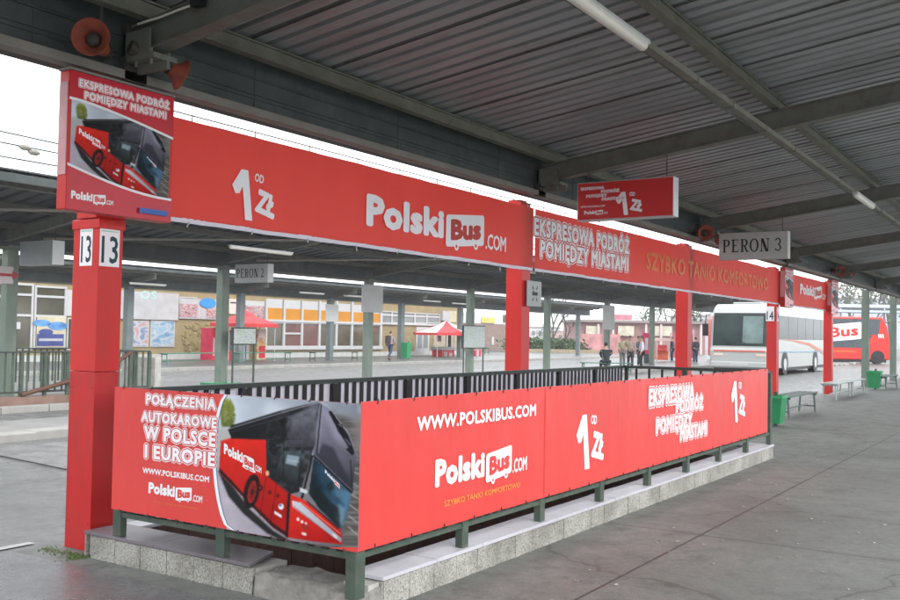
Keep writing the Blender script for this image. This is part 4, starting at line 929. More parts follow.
def c_red(pl_, ua, ub, v0, v1, t):
    W, H = ub-ua, v1-v0
    class Z:
        def p(s, u, v, d=0): return pl_.p(u, v, d+.004)
    for i, (tx, a, b, c, d_) in enumerate((('EKSPRESOWA', .04, .29, .80, .87), ('PODRÓŻ', .26, .45, .70, .77), ('POMIĘDZY', .10, .32, .60, .67), ('MIASTAMI', .27, .50, .50, .57))):
        outlined(Z(), tx, ua+W*a, ua+W*b, v0+H*c, v0+H*d_, t, grow=.2, rot=0)
    simple_text(Z(), 'WWW.POLSKIBUS.COM', ua+W*.04, ua+W*.30, v0+H*.34, v0+H*.385, t, name='web_address', offset=.02)
    logo(Z(), ua+W*.08, ua+W*.33, v0+H*.12, v0+H*.26, t)
    mb = MB(); mb.flat = True; Q = Z()
    cu, cv = ua+W*.55, v0+H*.38
    price_shapes(mb, Q, cu, cv, H*.85); mb.build('price_lettering', [WHT], t)
REDS = mat('sign_red', (.58, .025, .025), .3, var=.05)
hang_sign(6.62, (577.5, 183, 222, 674, 176, 215), REDS, ALU, 'red hanging sign box with small white slogan and price, under the near canopy', c_red, th=.17)
hang_sign(13.05, (719, 234, 261, 788, 230, 257), SIGNG, SIGNG, 'pale grey hanging sign reading PERON 3 in black serif capitals', lambda p_, a, b, c, d, t: serif_text(p_, 'PERON 3', a+(b-a)*.06, b-(b-a)*.06, c+(d-c)*.27, d-(d-c)*.25, t), th=.18)
hang_sign(13.9, (235, 265, 284, 268, 263, 281), SIGNG, SIGNG, 'small grey hanging sign reading PERON 2 under the second canopy', lambda p_, a, b, c, d, t: serif_text(p_, 'PERON 2', a+(b-a)*.06, b-(b-a)*.08, c+(d-c)*.27, d-(d-c)*.25, t), th=.22)
hang_sign(7.6, (20, 242, 265, 53, 240, 265), SIGND, SIGNG, 'blank grey sign box hanging under the second canopy left of the first pillar', None, th=.28)
p = at_y(6, 275, 15.7); t = thing('arrow_sign', (p.x, 15.7, 2.6), 'small pale sign with a red arrow at the left edge of the picture', 'sign')
a = at_y(-4, 283, 15.7); b = at_y(12.5, 267, 15.7); mb = MB(); mb.box(a.x, b.x, 15.66, 15.74, a.z, b.z); mb.build('plate', mat('pinkish_white', (.6, .53, .52), .5), t)
mb = MB(); c = at_y(2, 274.5, 15.64); mb.box(c.x-.3, c.x+.25, 15.645, 15.655, c.z-.03, c.z+.03); mb.prism([(c.x+.25, 15.645, c.z-.09), (c.x+.25, 15.645, c.z+.09), (c.x+.42, 15.645, c.z)], (0, .01, 0)); mb.build('arrow', mat('arrow_red', (.4, .05, .06), .5), t)

# ================================================================= SECOND STAIR RAILING (left)
t = thing('second_stair_railing', (5, 13.6, 0), 'dark green barred railing with a sloping brown handrail on the second platform at left', 'railing')
xa = at_y(-30, 380, 13.7).x; xb = at_y(149, 375, 13.7).x; z1 = at_y(80, 352.5, 13.7).z; z0 = .33
for i in range(9): x = xa+(xb-xa)*i/8; mb = MB(); mb.box(x-.035, x+.035, 13.67, 13.73, .1, z1); mb.build('post', GRN, t)
mb = MB(); mb.box(xa, xb, 13.66, 13.74, z1, z1+.03); mb.build('handrail', GRD, t); mb = MB(); mb.box(xa, xb, 13.68, 13.72, z0, z0+.04); mb.build('bottom_rail', GRD, t)
mb = MB(); n = int((xb-xa)/.155)
for i in range(n): x = xa+(i+.5)*.155; mb.box(x-.018, x+.018, 13.69, 13.71, z0+.04, z1)
o = mb.build('balusters', GRN, t); o['kind'] = 'stuff'
mb = MB(); n = int((xb-xa)/.155)
for i in range(n): x = xa+(i+.5)*.155; mb.box(x-.018, x+.018, 16.49, 16.51, z0+.04, z1)
mb.box(xa, xb, 16.46, 16.54, z1, z1+.03)
for y in (14.2, 14.9, 15.6, 16.3): mb.box(xb-.03, xb+.03, y-.03, y+.03, .1, z1)
mb.box(xb-.03, xb+.03, 13.75, 16.45, z1, z1+.03)
o = mb.build('rear_balusters', GRN, t)
mb = MB(); mb.box(xa, xb+.1, 13.55, 13.95, .11, .26); mb.build('brown_plinth', mat('brown_plinth', (.20, .13, .10), .7, var=.25), t)
pA = at_y(14, 404, 13.85); pB = at_y(75, 372, 14.6); pC = at_y(131, 353, 14.9); mb = MB(); mb.tube([(pA.x, 13.62, .3), (pB.x, 13.62, at_y(75, 372, 13.62).z), (at_y(131, 353, 13.62).x, 13.62, z1)], .045, 8); mb.build('stair_handrail', mat('brown_rail', (.11, .055, .035), .6), t)
t = thing('concrete_block', (xb+.5, 14.5, .1), 'squat brown concrete block at the right end of the second stair railing', 'block')
mb = MB(); a = at_y(149, 378, 14.4); b = at_y(156, 357, 14.4); mb.box(a.x, b.x, 14.2, 15.4, .11, b.z); mb.build('block', CON, t, bevel=.02)

# ================================================================= STATION FACADE
FY = 34.0; FP = Plane('y', FY, 1)
fb = thing('station_building', (30, FY, 0), 'low tan station building with white framed windows and an orange window band', 'building')
xL = FP.uv(-40, 330)[0]; xR = FP.uv(457, 330)[0]
mb = MB(); mb.box(xL, xR, FY, FY+9, .0, 4.15); mb.build('wall', TAN, fb)
mb = MB(); mb.box(xL-.3, xR+.3, FY-.5, FY+9.3, 4.152, 4.35); mb.build('roof', FRM, fb)
mb = MB(); mb.box(xL, xR, FY-.08, FY-.002, .1, .38); mb.build('plinth', mat('plinth_pale', (.5, .5, .48), .8), fb)
def frect(x0, x1, yt, yb):
    xm = (x0+x1)/2; return FP.uv(x0, (yt+yb)/2)[0], FP.uv(x1, (yt+yb)/2)[0], FP.uv(xm, yb)[1], FP.uv(xm, yt)[1]
def fpanel(name, x0, x1, yt, yb, m, d0=.02, d1=.0, parent=None):
    a, b, c, d_ = frect(x0, x1, yt, yb); mb = MB(); mb.box(a, b, FY-d0, FY-d1-.001, c, d_); return mb.build(name, m, parent or fb)
def fwindow(x0, x1, yt, yb, glass, fr=.05, bars=()):
    a, b, c, d_ = frect(x0, x1, yt, yb); mb = MB(); mb.box(a, b, FY-.09, FY-.002, c-.0, c+fr); mb.box(a, b, FY-.09, FY-.002, d_-fr, d_); mb.box(a, a+fr, FY-.09, FY-.002, c+fr+.001, d_-fr-.001); mb.box(b-fr, b, FY-.09, FY-.002, c+fr+.001, d_-fr-.001)
    for t_ in bars: z = c+(d_-c)*t_; mb.box(a+fr+.001, b-fr-.001, FY-.085, FY-.004, z-.05, z+.05)
    w = mb.build('window', FRM, fb); mb = MB(); mb.box(a+fr+.001, b-fr-.001, FY-.03, FY-.003, c+fr+.001, d_-fr-.001); mb.build('pane', glass, w); return w
def print_mat(name, cols, scale, seed=0):
    m = bpy.data.materials.new(name); nt, N, L, b = nodes(m); b.inputs['Roughness'].default_value = .4
    tc = N.new('ShaderNodeTexCoord'); mp = N.new('ShaderNodeMapping'); mp.inputs['Location'].default_value = (seed*3.1, seed, seed*1.7); mp.inputs['Scale'].default_value = (1, 1, 1.6); L.new(tc.outputs['Object'], mp.inputs[0])
    n = N.new('ShaderNodeTexNoise'); n.inputs['Scale'].default_value = scale; n.inputs['Detail'].default_value = 1.5; n.inputs['Distortion'].default_value = 0; L.new(mp.outputs[0], n.inputs['Vector'])
    r = N.new('ShaderNodeValToRGB'); r.color_ramp.interpolation = 'EASE'; e = r.color_ramp.elements; e[0].position = .3; e[0].color = (*cols[0], 1); e[1].position = .7; e[1].color = (*cols[-1], 1)
    for i, c in enumerate(cols[1:-1]): k = e.new(.3+.4*(i+1)/(len(cols)-1)); k.color = (*c, 1)
    L.new(n.outputs['Fac'], r.inputs['Fac']); L.new(r.outputs['Color'], b.inputs['Base Color']); MATS[name] = m; return m
POSTX = {'a': print_mat('poster_print_a', [(.4, .4, .4), (.42, .26, .24), (.45, .46, .48), (.16, .22, .36), (.4, .42, .46)], 1.6, 1), 'b': print_mat('poster_print_b', [(.12, .2, .36), (.2, .34, .46), (.45, .48, .5), (.24, .38, .48), (.44, .46, .5)], 1.9, 2), 'c': print_mat('poster_print_c', [(.34, .1, .11), (.42, .36, .36), (.38, .13, .14), (.42, .4, .4), (.24, .08, .09)], 2.6, 3)}
POST = {n: mat('poster_'+n, tuple(.85*q for q in c), .4, var=v_, scale=s_) for n, c, v_, s_ in (('blue', (.12, .3, .6), .5, 2.2), ('cream', (.62, .55, .38), .2, 1.5), ('navy', (.07, .09, .28), .3, 3), ('sky', (.35, .55, .72), .35, 2.5), ('red', (.55, .08, .10), .4, 2.5), ('white', (.5, .5, .51), .1, 2), ('orange', (.60, .25, .02), .1, 1), ('teal', (.45, .68, .66), .1, 2), ('paleblue', (.6, .7, .8), .2, 3))}
fwindow(-30, 3, 282, 350, GLASSD, bars=(.42, .8)); fwindow(3, 32, 283, 350, GLASSD, fr=.09, bars=(.52, .83)); fwindow(33, 65, 286, 349, GLASSD, fr=.09, bars=(.52, .83))
ps = thing('facade_poster', (20, FY, 1), 'cream and blue bus poster in the left window of the station facade', 'poster')
fpanel('sheet', 35, 63, 317, 347, POST['cream'], .12, .095, ps); fpanel('band', 35, 62, 334, 346, POST['navy'], .13, .1205, ps); fpanel('band', 37, 61, 338.5, 341, POST['white'], .137, .1305, ps)
for (x, y, rx, ry) in ((40, 323, 7, 3.5), (56, 326, 8, 4.5)):
    mb = MB(); mb.flat = True; u, v = FP.uv(x, y); mb.poly([FP.p(u+rx*.062*math.cos(R(a)), v+ry*.042*math.sin(R(a)), .126) for a in range(0, 360, 20)]); mb.build('oval', POST['blue'], ps)
mb = MB(); mb.flat = True; u, v = FP.uv(44, 332); mb.poly([FP.p(u+.35*math.cos(R(a)), v+.14*math.sin(R(a)), .14) for a in range(0, 360, 20)]); mb.build('oval', POST['navy'], ps)
fpanel('notice_sheet', 12, 19, 322, 329, FRM, .11, .095)
fpanel('panel', 66, 76, 290, 316, FRM, .06); fwindow(66, 80, 318, 350, GLASSD)
sg = thing('facade_sign', (24, FY, 3), 'wide white sign board with faint teal letters over the blue posters', 'sign')
fpanel('board', 117, 177, 292, 319.5, POST['white'], .12, .0, sg)
a, b, c, d_ = frect(138, 155, 293, 301); simple_text(Plane('y', FY-.12, 1), 'OS', a, b, c+.1, d_+.1, sg, m=POST['teal'], d=.006, offset=.02)
for nm, x0, x1, lab in (('a', 131, 148, 'left of two blue and white posters under the white facade sign board'), ('b', 150, 174, 'bluer, right one of two posters under the white facade sign board')):
    q = thing('facade_poster', (24, FY, 1), lab, 'poster', 'posters under the white sign board'); fpanel('frame', x0, x1, 320.5, 347, FRM, .05, 0, q); fpanel('sheet', x0+.8, x1-1, 321.5, 346, POSTX[nm], .065, .051, q)
# ornament of rough bricks on the blank wall
orn = MB()
for i in range(420):
    x = random.gauss(196, 7); y = random.gauss(342, 8)
    if not (182 < x < 212 and 322 < y < 358): continue
    u, v = FP.uv(x, y); w, h = random.uniform(.05, .12), .06; orn.box(u-w, u+w, FY-random.uniform(.03, .07), FY-.001, v-h/2, v+h/2)
orn.build('brick_relief', mat('relief_tan', (.33, .27, .13), .85, var=.3), fb)
q = thing('facade_sign', (28, FY, 3), 'red and white shop sign panels above the rough brick relief', 'sign')
fpanel('board', 178, 216, 299, 319, POST['white'], .1, 0, q); fpanel('red_field', 178, 196, 304, 317, POSTX['c'], .12, .101, q); fpanel('red_field', 205, 215, 309, 318, POSTX['c'], .12, .101, q)
fwindow(178, 196, 297, 303, GLASSG); 
mb = MB(); mb.flat = True; u, v = FP.uv(206, 303); mb.poly([FP.p(u+.55*math.cos(R(a)), v+.26*math.sin(R(a)), .15) for a in range(0, 360, 20)]); mb.build('blue_oval', mat('oval_blue', (.04, .25, .7), .4), q)
q = thing('facade_sign', (31, FY, 3), 'pale poster with small dark figures above the red stall canopy', 'sign'); fpanel('board', 228, 239, 299, 314, mat('poster_pinkish', (.7, .55, .5), .5), .1, 0, q)
fpanel('stroke', 229, 238, 302, 303.5, DK, .11, .101, q)
fpanel('red_panel', 245, 263, 306, 326, POSTX['c'], .05); fpanel('white_band', 245, 264, 301, 306, FRM, .05)
# the long glazed bay with the orange band
xs = [265, 283, 301, 318.5, 335.5, 351, 366, 380]
for i in range(7):
    fpanel('orange_panel', xs[i]+1, xs[i+1]-1, 308+i*.9, 320.5+i*.6, POST['orange'], .04)
    fpanel('white_panel', xs[i]+1, xs[i+1]-1, 299+i*1.2, 308+i*.9, FRM, .04)
    fwindow(xs[i], xs[i+1], 322+i*.4, 347, GLASSR if i in (1, 2) else GLASSD, fr=.07, bars=(.55,) if i == 1 else ())
for x in xs: fpanel('mullion', x-.9, x+.9, 301, 347, FRM, .12)
fpanel('sill', 264, 381, 346.5, 349.5, FRM, .16); fpanel('transom', 264, 381, 321, 323.2, FRM, .14)
xs2 = [381, 391, 402, 414, 426, 439]
for i in range(5): fwindow(xs2[i], xs2[i+1], 311+i*.7, 323.5, GLASSG, fr=.06, bars=(.68,))
fpanel('cornice', 381, 457, 323.6, 325.4, FRM, .14); fpanel('cream_panel', 448, 456, 311, 322, POST['cream'], .05)
q = thing('facade_sign', (50, FY, 3), 'square white sign above the far red and white parasol', 'sign'); fpanel('board', 440.5, 447.5, 311, 320.5, POST['white'], .2, .0, q)
dr = fpanel('door', 415.5, 428.5, 327, 361, FRM, .06); 
for x0 in (417, 422.7): fpanel('glass', x0, x0+4.3, 333, 348, GLASSG, .075, .061, dr)
fpanel('shutter', 433, 456, 326, 361, mat('shutter_tan', (.38, .32, .24), .7, var=.2), .05)
fpanel('scribble', 406, 411, 336, 343, mat('graffiti', (.36, .28, .17), .8, var=.3), .006)
# brown building beyond, with yellow sign, low tan wall
bb = thing('brown_building', tuple(at_y(500, 350, 42)), 'dull brown low building with a yellow sign right of the station facade', 'building')
def yrect(name, Y, x0, x1, yt, yb, m, th, parent, ground=False):
    a = at_y(x0, (yt+yb)/2, Y).x; b = at_y(x1, (yt+yb)/2, Y).x; xm = (x0+x1)/2; mb = MB(); mb.box(a, b, Y, Y+th, 0 if ground else at_y(xm, yb, Y).z, at_y(xm, yt, Y).z); return mb.build(name, m, parent)
yrect('wall', 42, 466, 512, 324, 362, mat('brown_wall', (.24, .17, .15), .8, var=.25), 8, bb, True)
yrect('upper_wall', 42.02, 466, 514, 313, 323.9, mat('pale_upper', (.55, .58, .60), .7, var=.15), 7.5, bb)
yrect('yellow_sign', 41.9, 482, 495, 317.5, 323, mat('sign_yellow', (.6, .45, .12), .5), .09, bb); yrect('white_figure', 41.9, 492, 494, 337, 345, FRM, .09, bb)
yrect('window', 41.9, 504, 508, 315, 322, GLASSD, .09, bb)
lw = thing('low_wall', tuple(at_y(500, 355, 36)), 'low tan wall with a green bench before it, left of the second red pillar', 'wall'); yrect('wall', 36, 487, 516, 353, 360, mat('wall_pale_tan', (.5, .45, .36), .8, var=.15), .3, lw, True)

# ================================================================= KIOSKS, PARASOLS, STALL THINGS
PARR = mat('parasol_red', (.62, .05, .06), .6, var=.15); PARW = mat('parasol_white', (.75, .68, .68), .6)
def parasol(c, w, h0, h1, label, stripes):
    t = thing('stall_canopy', (c[0], c[1], 0), label, 'parasol'); cx, cy = c; mb = MB(); n = 8; mb.flat = True
    rim = []; R0 = w/2
    for i in range(n): a = 2*math.pi*(i+.5)/n; rim.append((cx+R0*math.cos(a)*1.05, cy+R0*.9*math.sin(a), h0))
    lo = [(x, y, z-.16) for x, y, z in rim]; mid = [((x*.35+cx*.65), (y*.35+cy*.65), h0+(h1-h0)*.52) for x, y, z in rim]; top = (cx, cy, h1)
    for i in range(n):
        j = (i+1) % n; mi = 1 if (stripes and i % 2) else 0
        mb.poly([rim[i], rim[j], mid[j], mid[i]], mi); mb.poly([mid[i], mid[j], top], mi); mb.poly([lo[i], lo[j], rim[j], rim[i]], 0)
    mb.build('cover', [PARR, PARW], t)
    mb = MB(); mb.tube([(cx, cy, .1), (cx, cy, h1-.02)], .03, 8); mb.build('pole', FRM, t)
    for i in range(0, n, 2): mb = MB(); mb.tube([(cx+(rim[i][0]-cx)*.93, cy+(rim[i][1]-cy)*.93, .1), (cx+(rim[i][0]-cx)*.93, cy+(rim[i][1]-cy)*.93, h0)], .02, 6); mb.build('leg', FRM, t)
p = at_y(245, 330, 31); parasol((p.x, 31), 3.6, 1.95, 2.65, 'wide red parasol over the drinks stall behind the platform 2 sign', False)
p = at_y(446, 335, 31); parasol((p.x, 31), 4.8, 1.68, 2.5, 'red and white striped pointed parasol over the far kiosk counter', True)
def yt(name, label, cat, Y, parts, grp=None):
    x, y = parts[0][1], parts[0][4]; p = at_y(x, y, Y); t = thing(name, (p.x, Y, .1), label, cat, grp)
    for (nm, x0, x1, yt_, yb, m, th, dy) in parts:
        a = at_y(x0, (yt_+yb)/2, Y).x; b = at_y(x1, (yt_+yb)/2, Y).x; xm = (x0+x1)/2; mb = MB(); mb.box(a, b, Y-dy, Y-dy+th, max(at_y(xm, yb, Y).z, .11), at_y(xm, yt_, Y).z); mb.build(nm, m, t, bevel=.01)
    return t
VR = mat('vending_red', (.55, .03, .07), .4, var=.2)
yt('vending_machine', 'tall red vending cabinet left of the green column by the red parasol', 'vending machine', 31.5, [('cabinet', 212, 217.5, 328, 361, VR, .8, 0), ('panel', 213, 214.4, 338, 356, FRM, .02, .022)])
yt('vending_machine', 'red and white drinks cooler right of the green column under the red parasol', 'vending machine', 31.5, [('cabinet', 225, 237, 330, 363, VR, .8, 0), ('door', 228, 232, 333, 350, GLASSG, .02, .022), ('label_strip', 233, 236, 338, 358, FRM, .02, .022)])
yt('stall_cabinet', 'white and brown stall cabinet behind the map board', 'cabinet', 31.5, [('cabinet', 246, 256, 345, 362, mat('cab_brown', (.3, .22, .15), .6), .7, 0), ('side', 246, 249, 340, 361, FRM, .02, .022)])
yt('advertising_column', 'yellow and red advertising column right of the map board', 'advertisement', 31.2, [('body', 257, 266, 329, 361, print_mat('advert_print', [(.6, .42, .1), (.62, .2, .1), (.6, .55, .4), (.6, .4, .08)], 3, 5), .5, 0), ('red_top', 258, 265, 329, 338, mat('advert_pale', (.7, .55, .5), .5, var=.3), .02, .022), ('red_spot', 259, 265, 346, 358, POST['red'], .02, .022), ('base', 256.5, 266.5, 361, 364, GRD, .55, .01)])
yt('kiosk_counter', 'red and white kiosk counter under the striped parasol', 'counter', 31.2, [('counter', 442, 454.5, 350, 361, mat('counter_red', (.58, .05, .06), .5, var=.3, scale=4), .8, 0), ('top', 441, 455.5, 347, 350, FRM, .9, .05), ('drawing', 444, 447, 352, 358, FRM, .02, .022), ('drawing', 449, 452, 353, 359, FRM, .02, .022), ('side_panel', 453, 455, 335, 347, GRD, .1, -.3)])
yt('round_sign', 'round pink sign hanging beside the striped parasol', 'sign', 31.0, [('disc', 437.5, 441.5, 335.5, 341.5, mat('sign_pink', (.6, .2, .32), .5), .06, 0), ('stripe', 438, 441, 338, 339, FRM, .02, .022)])
yt('red_box', 'small red and white box standing left of the low tan wall', 'box', 31.0, [('body', 475, 481, 350, 360, VR, .6, 0), ('stripe', 477, 478.5, 350, 360, FRM, .02, .022)])
MAPP = print_mat('map_print', [(.30, .38, .36), (.45, .5, .5), (.34, .42, .34), (.5, .5, .52), (.33, .38, .45)], 5, 4)
# map boards on legs
def board(x0, x1, yt_, yb, Y, label, leg, foot=False):
    a = at_y(x0, yt_, Y); b = at_y(x1, yb, Y); zt = at_y((x0+x1)/2, yt_, Y).z; zb = at_y((x0+x1)/2, yb, Y).z
    t = thing('map_board', (a.x, Y, .1), label, 'board', 'map boards on the second platform'); mb = MB(); mb.box(a.x, b.x, Y, Y+.07, zb, zt); mb.build('frame', GRD, t)
    mb = MB(); f = .035; mb.box(a.x+f, b.x-f, Y-.012, Y-.001, zb+f, zt-f); mb.build('sheet', MAPP, t)
    for x in leg: mb = MB(); q = at_y(x, 350, Y).x; mb.box(q-.02, q+.02, Y+.02, Y+.06, .1, zb-.001); mb.build('leg', GRN, t)
    if foot: mb = MB(); q = at_y(leg[-1], 350, Y).x; mb.box(q-.35, q+.35, Y-.2, Y+.3, .11, .18); mb.build('foot', BING, t)
board(233, 256, 327.5, 345, 15.4, 'small map board on legs in front of the red parasol stall', (234, 255))
board(463.5, 485, 325.5, 348.5, 15.4, 'map board on legs in front of the green column and brown building', (464.5, 484), True)

# ================================================================= BENCHES, BINS
def bench(p, ang, L, H, label, grp, m=BENG, w=.42, slats=4):
    t = thing('bench', p, label, 'bench', grp, local=True); t.rotation_euler.z = ang
    mb = MB()
    for i in range(slats): y = -w/2+i*w/(slats-1)*.86; mb.box(-L/2, L/2, y, y+w*.19, H-.035, H)
    mb.build('seat', m, t, bevel=.004)
    for sx in (-L/2+.12, L/2-.12):
        mb = MB(); mb.tube([(sx, -w/2+.03, 0), (sx, -w/2+.06, H-.05)], .022, 6); mb.tube([(sx, w/2-.03, 0), (sx, w/2-.06, H-.05)], .022, 6); mb.box(sx-.02, sx+.02, -w/2, w/2, H-.07, H-.036); mb.box(sx-.012, sx+.012, -w/2+.05, w/2-.05, .12, .15); mb.build('leg_frame', m, t)
    mb = MB(); mb.box(-L/2+.13, L/2-.13, -.012, .012, .15, .175); mb.build('stretcher', m, t); return t
def bz(x, y, z=0): return at_z(x, y, z)
b0 = bz(787, 416); b1 = bz(807.5, 411.5); c = (b0+b1)/2; BG2 = mat('bench_dark', (.09, .13, .115), .5, var=.2)
bench((c.x-.3, c.y, 0), math.atan2(b1.y-b0.y, b1.x-b0.x)*.3, 2.6, .46, 'dark green bench at the end of the stair railing beside the green bin', 'benches on the near platform', BG2)
GPALE = mat('bench_pale', (.36, .40, .38), .4, var=.1)
c = bz(838, 398); bench((c.x, c.y, 0), 0.0, 2.6, .46, 'pale metal bench in front of the last red pillar', 'benches on the near platform', GPALE)
c = bz(851, 394.5); bench((c.x, c.y, 0), 0.0, 2.6, .46, 'second pale metal bench just behind and right of the last red pillar', 'benches on the near platform', GPALE)
c = bz(886, 388.5); bench((c.x, c.y, 0), 0.0, 2.6, .46, 'dark green bench by the far green bin at the right edge', 'benches on the near platform', BG2)
for k, (x, y, z, lab, pale) in enumerate(((263, 373, .11, 'green bench in front of the yellow advertising column', 0), (195, 371, .11, 'green bench in front of the rough brick relief', 0), (334, 371, .11, 'pale bench below the orange windows left of the pale plated column', 1), (499, 362, .11, 'green bench before the low tan wall', 0))):
    c = at_y(x, 360, 28.3 if k < 3 else 33.5); bench((c.x, c.y, .11), 0, 3.6 if k != 3 else 4, .5, lab, 'benches on the far platforms', BENG if not pale else GRN)
def bin_(p, h, label):
    t = thing('litter_bin', p, label, 'bin', 'green litter bins', local=True); mb = MB(); w0, w1 = .17, .225
    for s_ in (0,):
        V = [(-w0, -w0, .05), (w0, -w0, .05), (w0, w0, .05), (-w0, w0, .05)]; T_ = [(-w1, -w1, h), (w1, -w1, h), (w1, w1, h), (-w1, w1, h)]
        for i in range(4): j = (i+1) % 4; mb.poly([V[i], V[j], T_[j], T_[i]]); mb.poly([(V[i][0]*.9, V[i][1]*.9, .07), (V[j][0]*.9, V[j][1]*.9, .07), (T_[j][0]*.9, T_[j][1]*.9, h), (T_[i][0]*.9, T_[i][1]*.9, h)][::-1])
        mb.poly(V[::-1]); mb.poly([(x*.9, y*.9, .07) for x, y, z in V])
    mb.flat = True; mb.build('body', BING, t)
    mb = MB(); e = w1+.012
    for a in ((-e, e, -e, -e+.03), (-e, e, e-.03, e), (-e, -e+.03, -e+.031, e-.031), (e-.03, e, -e+.031, e-.031)): mb.box(*a, h-.03, h+.015)
    mb.build('rim', mat('bin_rim', (.025, .30, .12), .4), t, bevel=.004)
    mb = MB(); mb.box(w1-.02, w1+.05, -.03, .03, 0, h+.08); mb.build('post', GRN, t)
c = bz(774.5, 427); bin_((c.x+.25, c.y+.1, 0), .56, 'green litter bin against the far end of the stair railing')
c = bz(874.5, 389.5); bin_((c.x, c.y, 0), .62, 'green litter bin beside the bench near the right edge')
c = at_y(406, 360, 28.9); bin_((c.x, c.y, .11), .95, 'small green litter bin by the slate column behind the walking man')

# ================================================================= WHITE COACH
def coach_white():
    t = thing('coach', (38.4, 8.85, 0), 'white touring coach with red and orange stripes parked behind the red pillars', 'coach')
    X0, Y0, Y1, LN, H = 38.4, 7.5, 10.2, 12, 3.22; WB = mat('coach_white', (.40, .41, .40), .25, var=.04, scale=1)
    # body by profile in X-Z (front raked), extruded over Y with rounded roof corners
    prof = [(.10, .32), (.02, .55), (0, 1.1), (.10, 1.25), (.30, 2.65), (.55, 3.02), (1.0, H), (LN-.3, H), (LN, 3.0), (LN, .45), (LN-.2, .32)]
    mb = MB(); lay = [(Y0, -.12), (Y0+.02, -.03), (Y0+.10, 0), (Y1-.10, 0), (Y1-.02, -.03), (Y1, -.12)]; n = len(prof); rings = []
    for (y, s_) in lay:
        rg = []
        for (x, z) in prof: rg.append((X0+(x if x > .6 else x-s_*.8), y, z+(s_ if z > 2.9 else (-s_*.3 if z < .4 else 0))))
        rings.append(rg)
    for a in range(len(rings)-1):
        for i in range(n): j = (i+1) % n; mb.poly([rings[a][i], rings[a][j], rings[a+1][j], rings[a+1][i]])
    mb.poly(rings[0]); mb.poly(rings[-1][::-1]); mb.build('body', WB, t)
    # windscreen following the rake
    G = mat('coach_glass', (.022, .036, .034), .2, var=.5, scale=.9, spec=.2); G2 = mat('coach_glass_light', (.13, .19, .18), .2, var=.3, scale=1.5, spec=.25)
    def fr(y, z): return X0+.10+(z-1.25)/1.4*.20-.012
    def scr(name, y0, y1, z0, z1, m, d=0):
        mb = MB(); mb.prism([(fr(y0, z0)-d, y0, z0), (fr(y1, z0)-d, y1, z0), (fr(y1, z1)-d, y1, z1), (fr(y0, z1)-d, y0, z1)], (.008, 0, 0)); return mb.build(name, m, t)
    scr('windscreen', Y0+.12, Y1-.12, 1.32, 2.72, G); scr('windscreen_screen', Y0+.35, Y0+1.25, 1.45, 2.66, G2, .012)
    scr('header_band', Y0+.12, Y1-.12, 2.725, 2.80, BLK, .004)
    mb = MB(); mb.box(X0-.02, X0-.004, Y0+.2, Y1-.2, 1.06, 1.13); mb.build('front_stripe', mat('coach_stripe_red', (.55, .12, .08), .4), t)
    for y in (Y0+.2, Y1-.62): mb = MB(); mb.box(X0-.012, X0+.03, y, y+.42, .86, .98); mb.build('headlight', mat('headlight', (.65, .5, .42), .15), t, bevel=.02)
    mb = MB(); mb.box(X0-.045, X0+.3, Y0+.05, Y1-.05, .36, .62); mb.build('bumper', WB, t, bevel=.05)
    mb = MB(); mb.box(X0-.052, X0-.046, Y0+.95, Y1-.95, .46, .56); mb.build('number_plate', FRM, t)
    mb = MB()
    for y, s_ in ((Y0+.9, .5), (Y1-1.1, .5)): mb.tube([(fr(0, 1.35)-.03, y, 1.33), (fr(0, 1.6)-.03, y+s_, 1.62)], .012, 5)
    mb.build('wiper', BLK, t)
    mb = MB(); mb.tube([(X0+.25, Y0+.02, 2.75), (X0-.12, Y0-.12, 2.7), (X0-.15, Y0-.14, 2.3)], .025, 6); mb.box(X0-.2, X0-.08, Y0-.26, Y0-.02, 1.75, 2.3); mb.build('mirror', BLK, t, bevel=.01)
    mb = MB(); mb.tube([(X0+.25, Y1-.02, 2.75), (X0-.12, Y1+.12, 2.7), (X0-.15, Y1+.14, 2.3)], .025, 6); mb.box(X0-.2, X0-.08, Y1+.02, Y1+.26, 1.75, 2.3); mb.build('mirror', BLK, t, bevel=.01)
    mb = MB(); mb.box(X0+.35, X0+1.3, Y0-.012, Y0-.001, .5, 2.7); d = mb.build('door', G, t)
    mb = MB(); mb.box(X0+.3, X0+.36, Y0-.02, Y0-.0125, .45, 2.75); mb.box(X0+.8, X0+.84, Y0-.02, Y0-.0125, .5, 2.7); mb.build('door_frame', WB, d)
    for i in range(6): x = X0+1.55+i*1.72; mb = MB(); mb.box(x, x+1.62, Y0-.012, Y0-.001, 1.65, 2.72); mb.build('side_window', G, t)
    # curved swoosh on the flank
    def sw(name, m, pts, d):
        mb = MB(); mb.prism([(X0+a, Y0-d, b) for a, b in pts], (0, .006, 0)); mb.build(name, m, t)
    OR = mat('swoosh_orange', (.5, .16, .08), .4); BL = mat('swoosh_blue', (.15, .3, .45), .4)
    sw('swoosh', OR, [(1.5, 1.62), (4, 1.58), (7.5, 1.35), (11.5, .8), (11.8, .82), (11.8, .95), (7.6, 1.48), (4.2, 1.64)], .012)
    sw('swoosh', BL, [(1.5, 1.05), (11.9, 1.0), (11.9, 1.05), (1.5, 1.1)], .018)
    mb = MB(); mb.box(X0+.4, X0+LN-.3, Y0+.1, Y1-.1, .2, .33); mb.build('underbody', BLK, t)
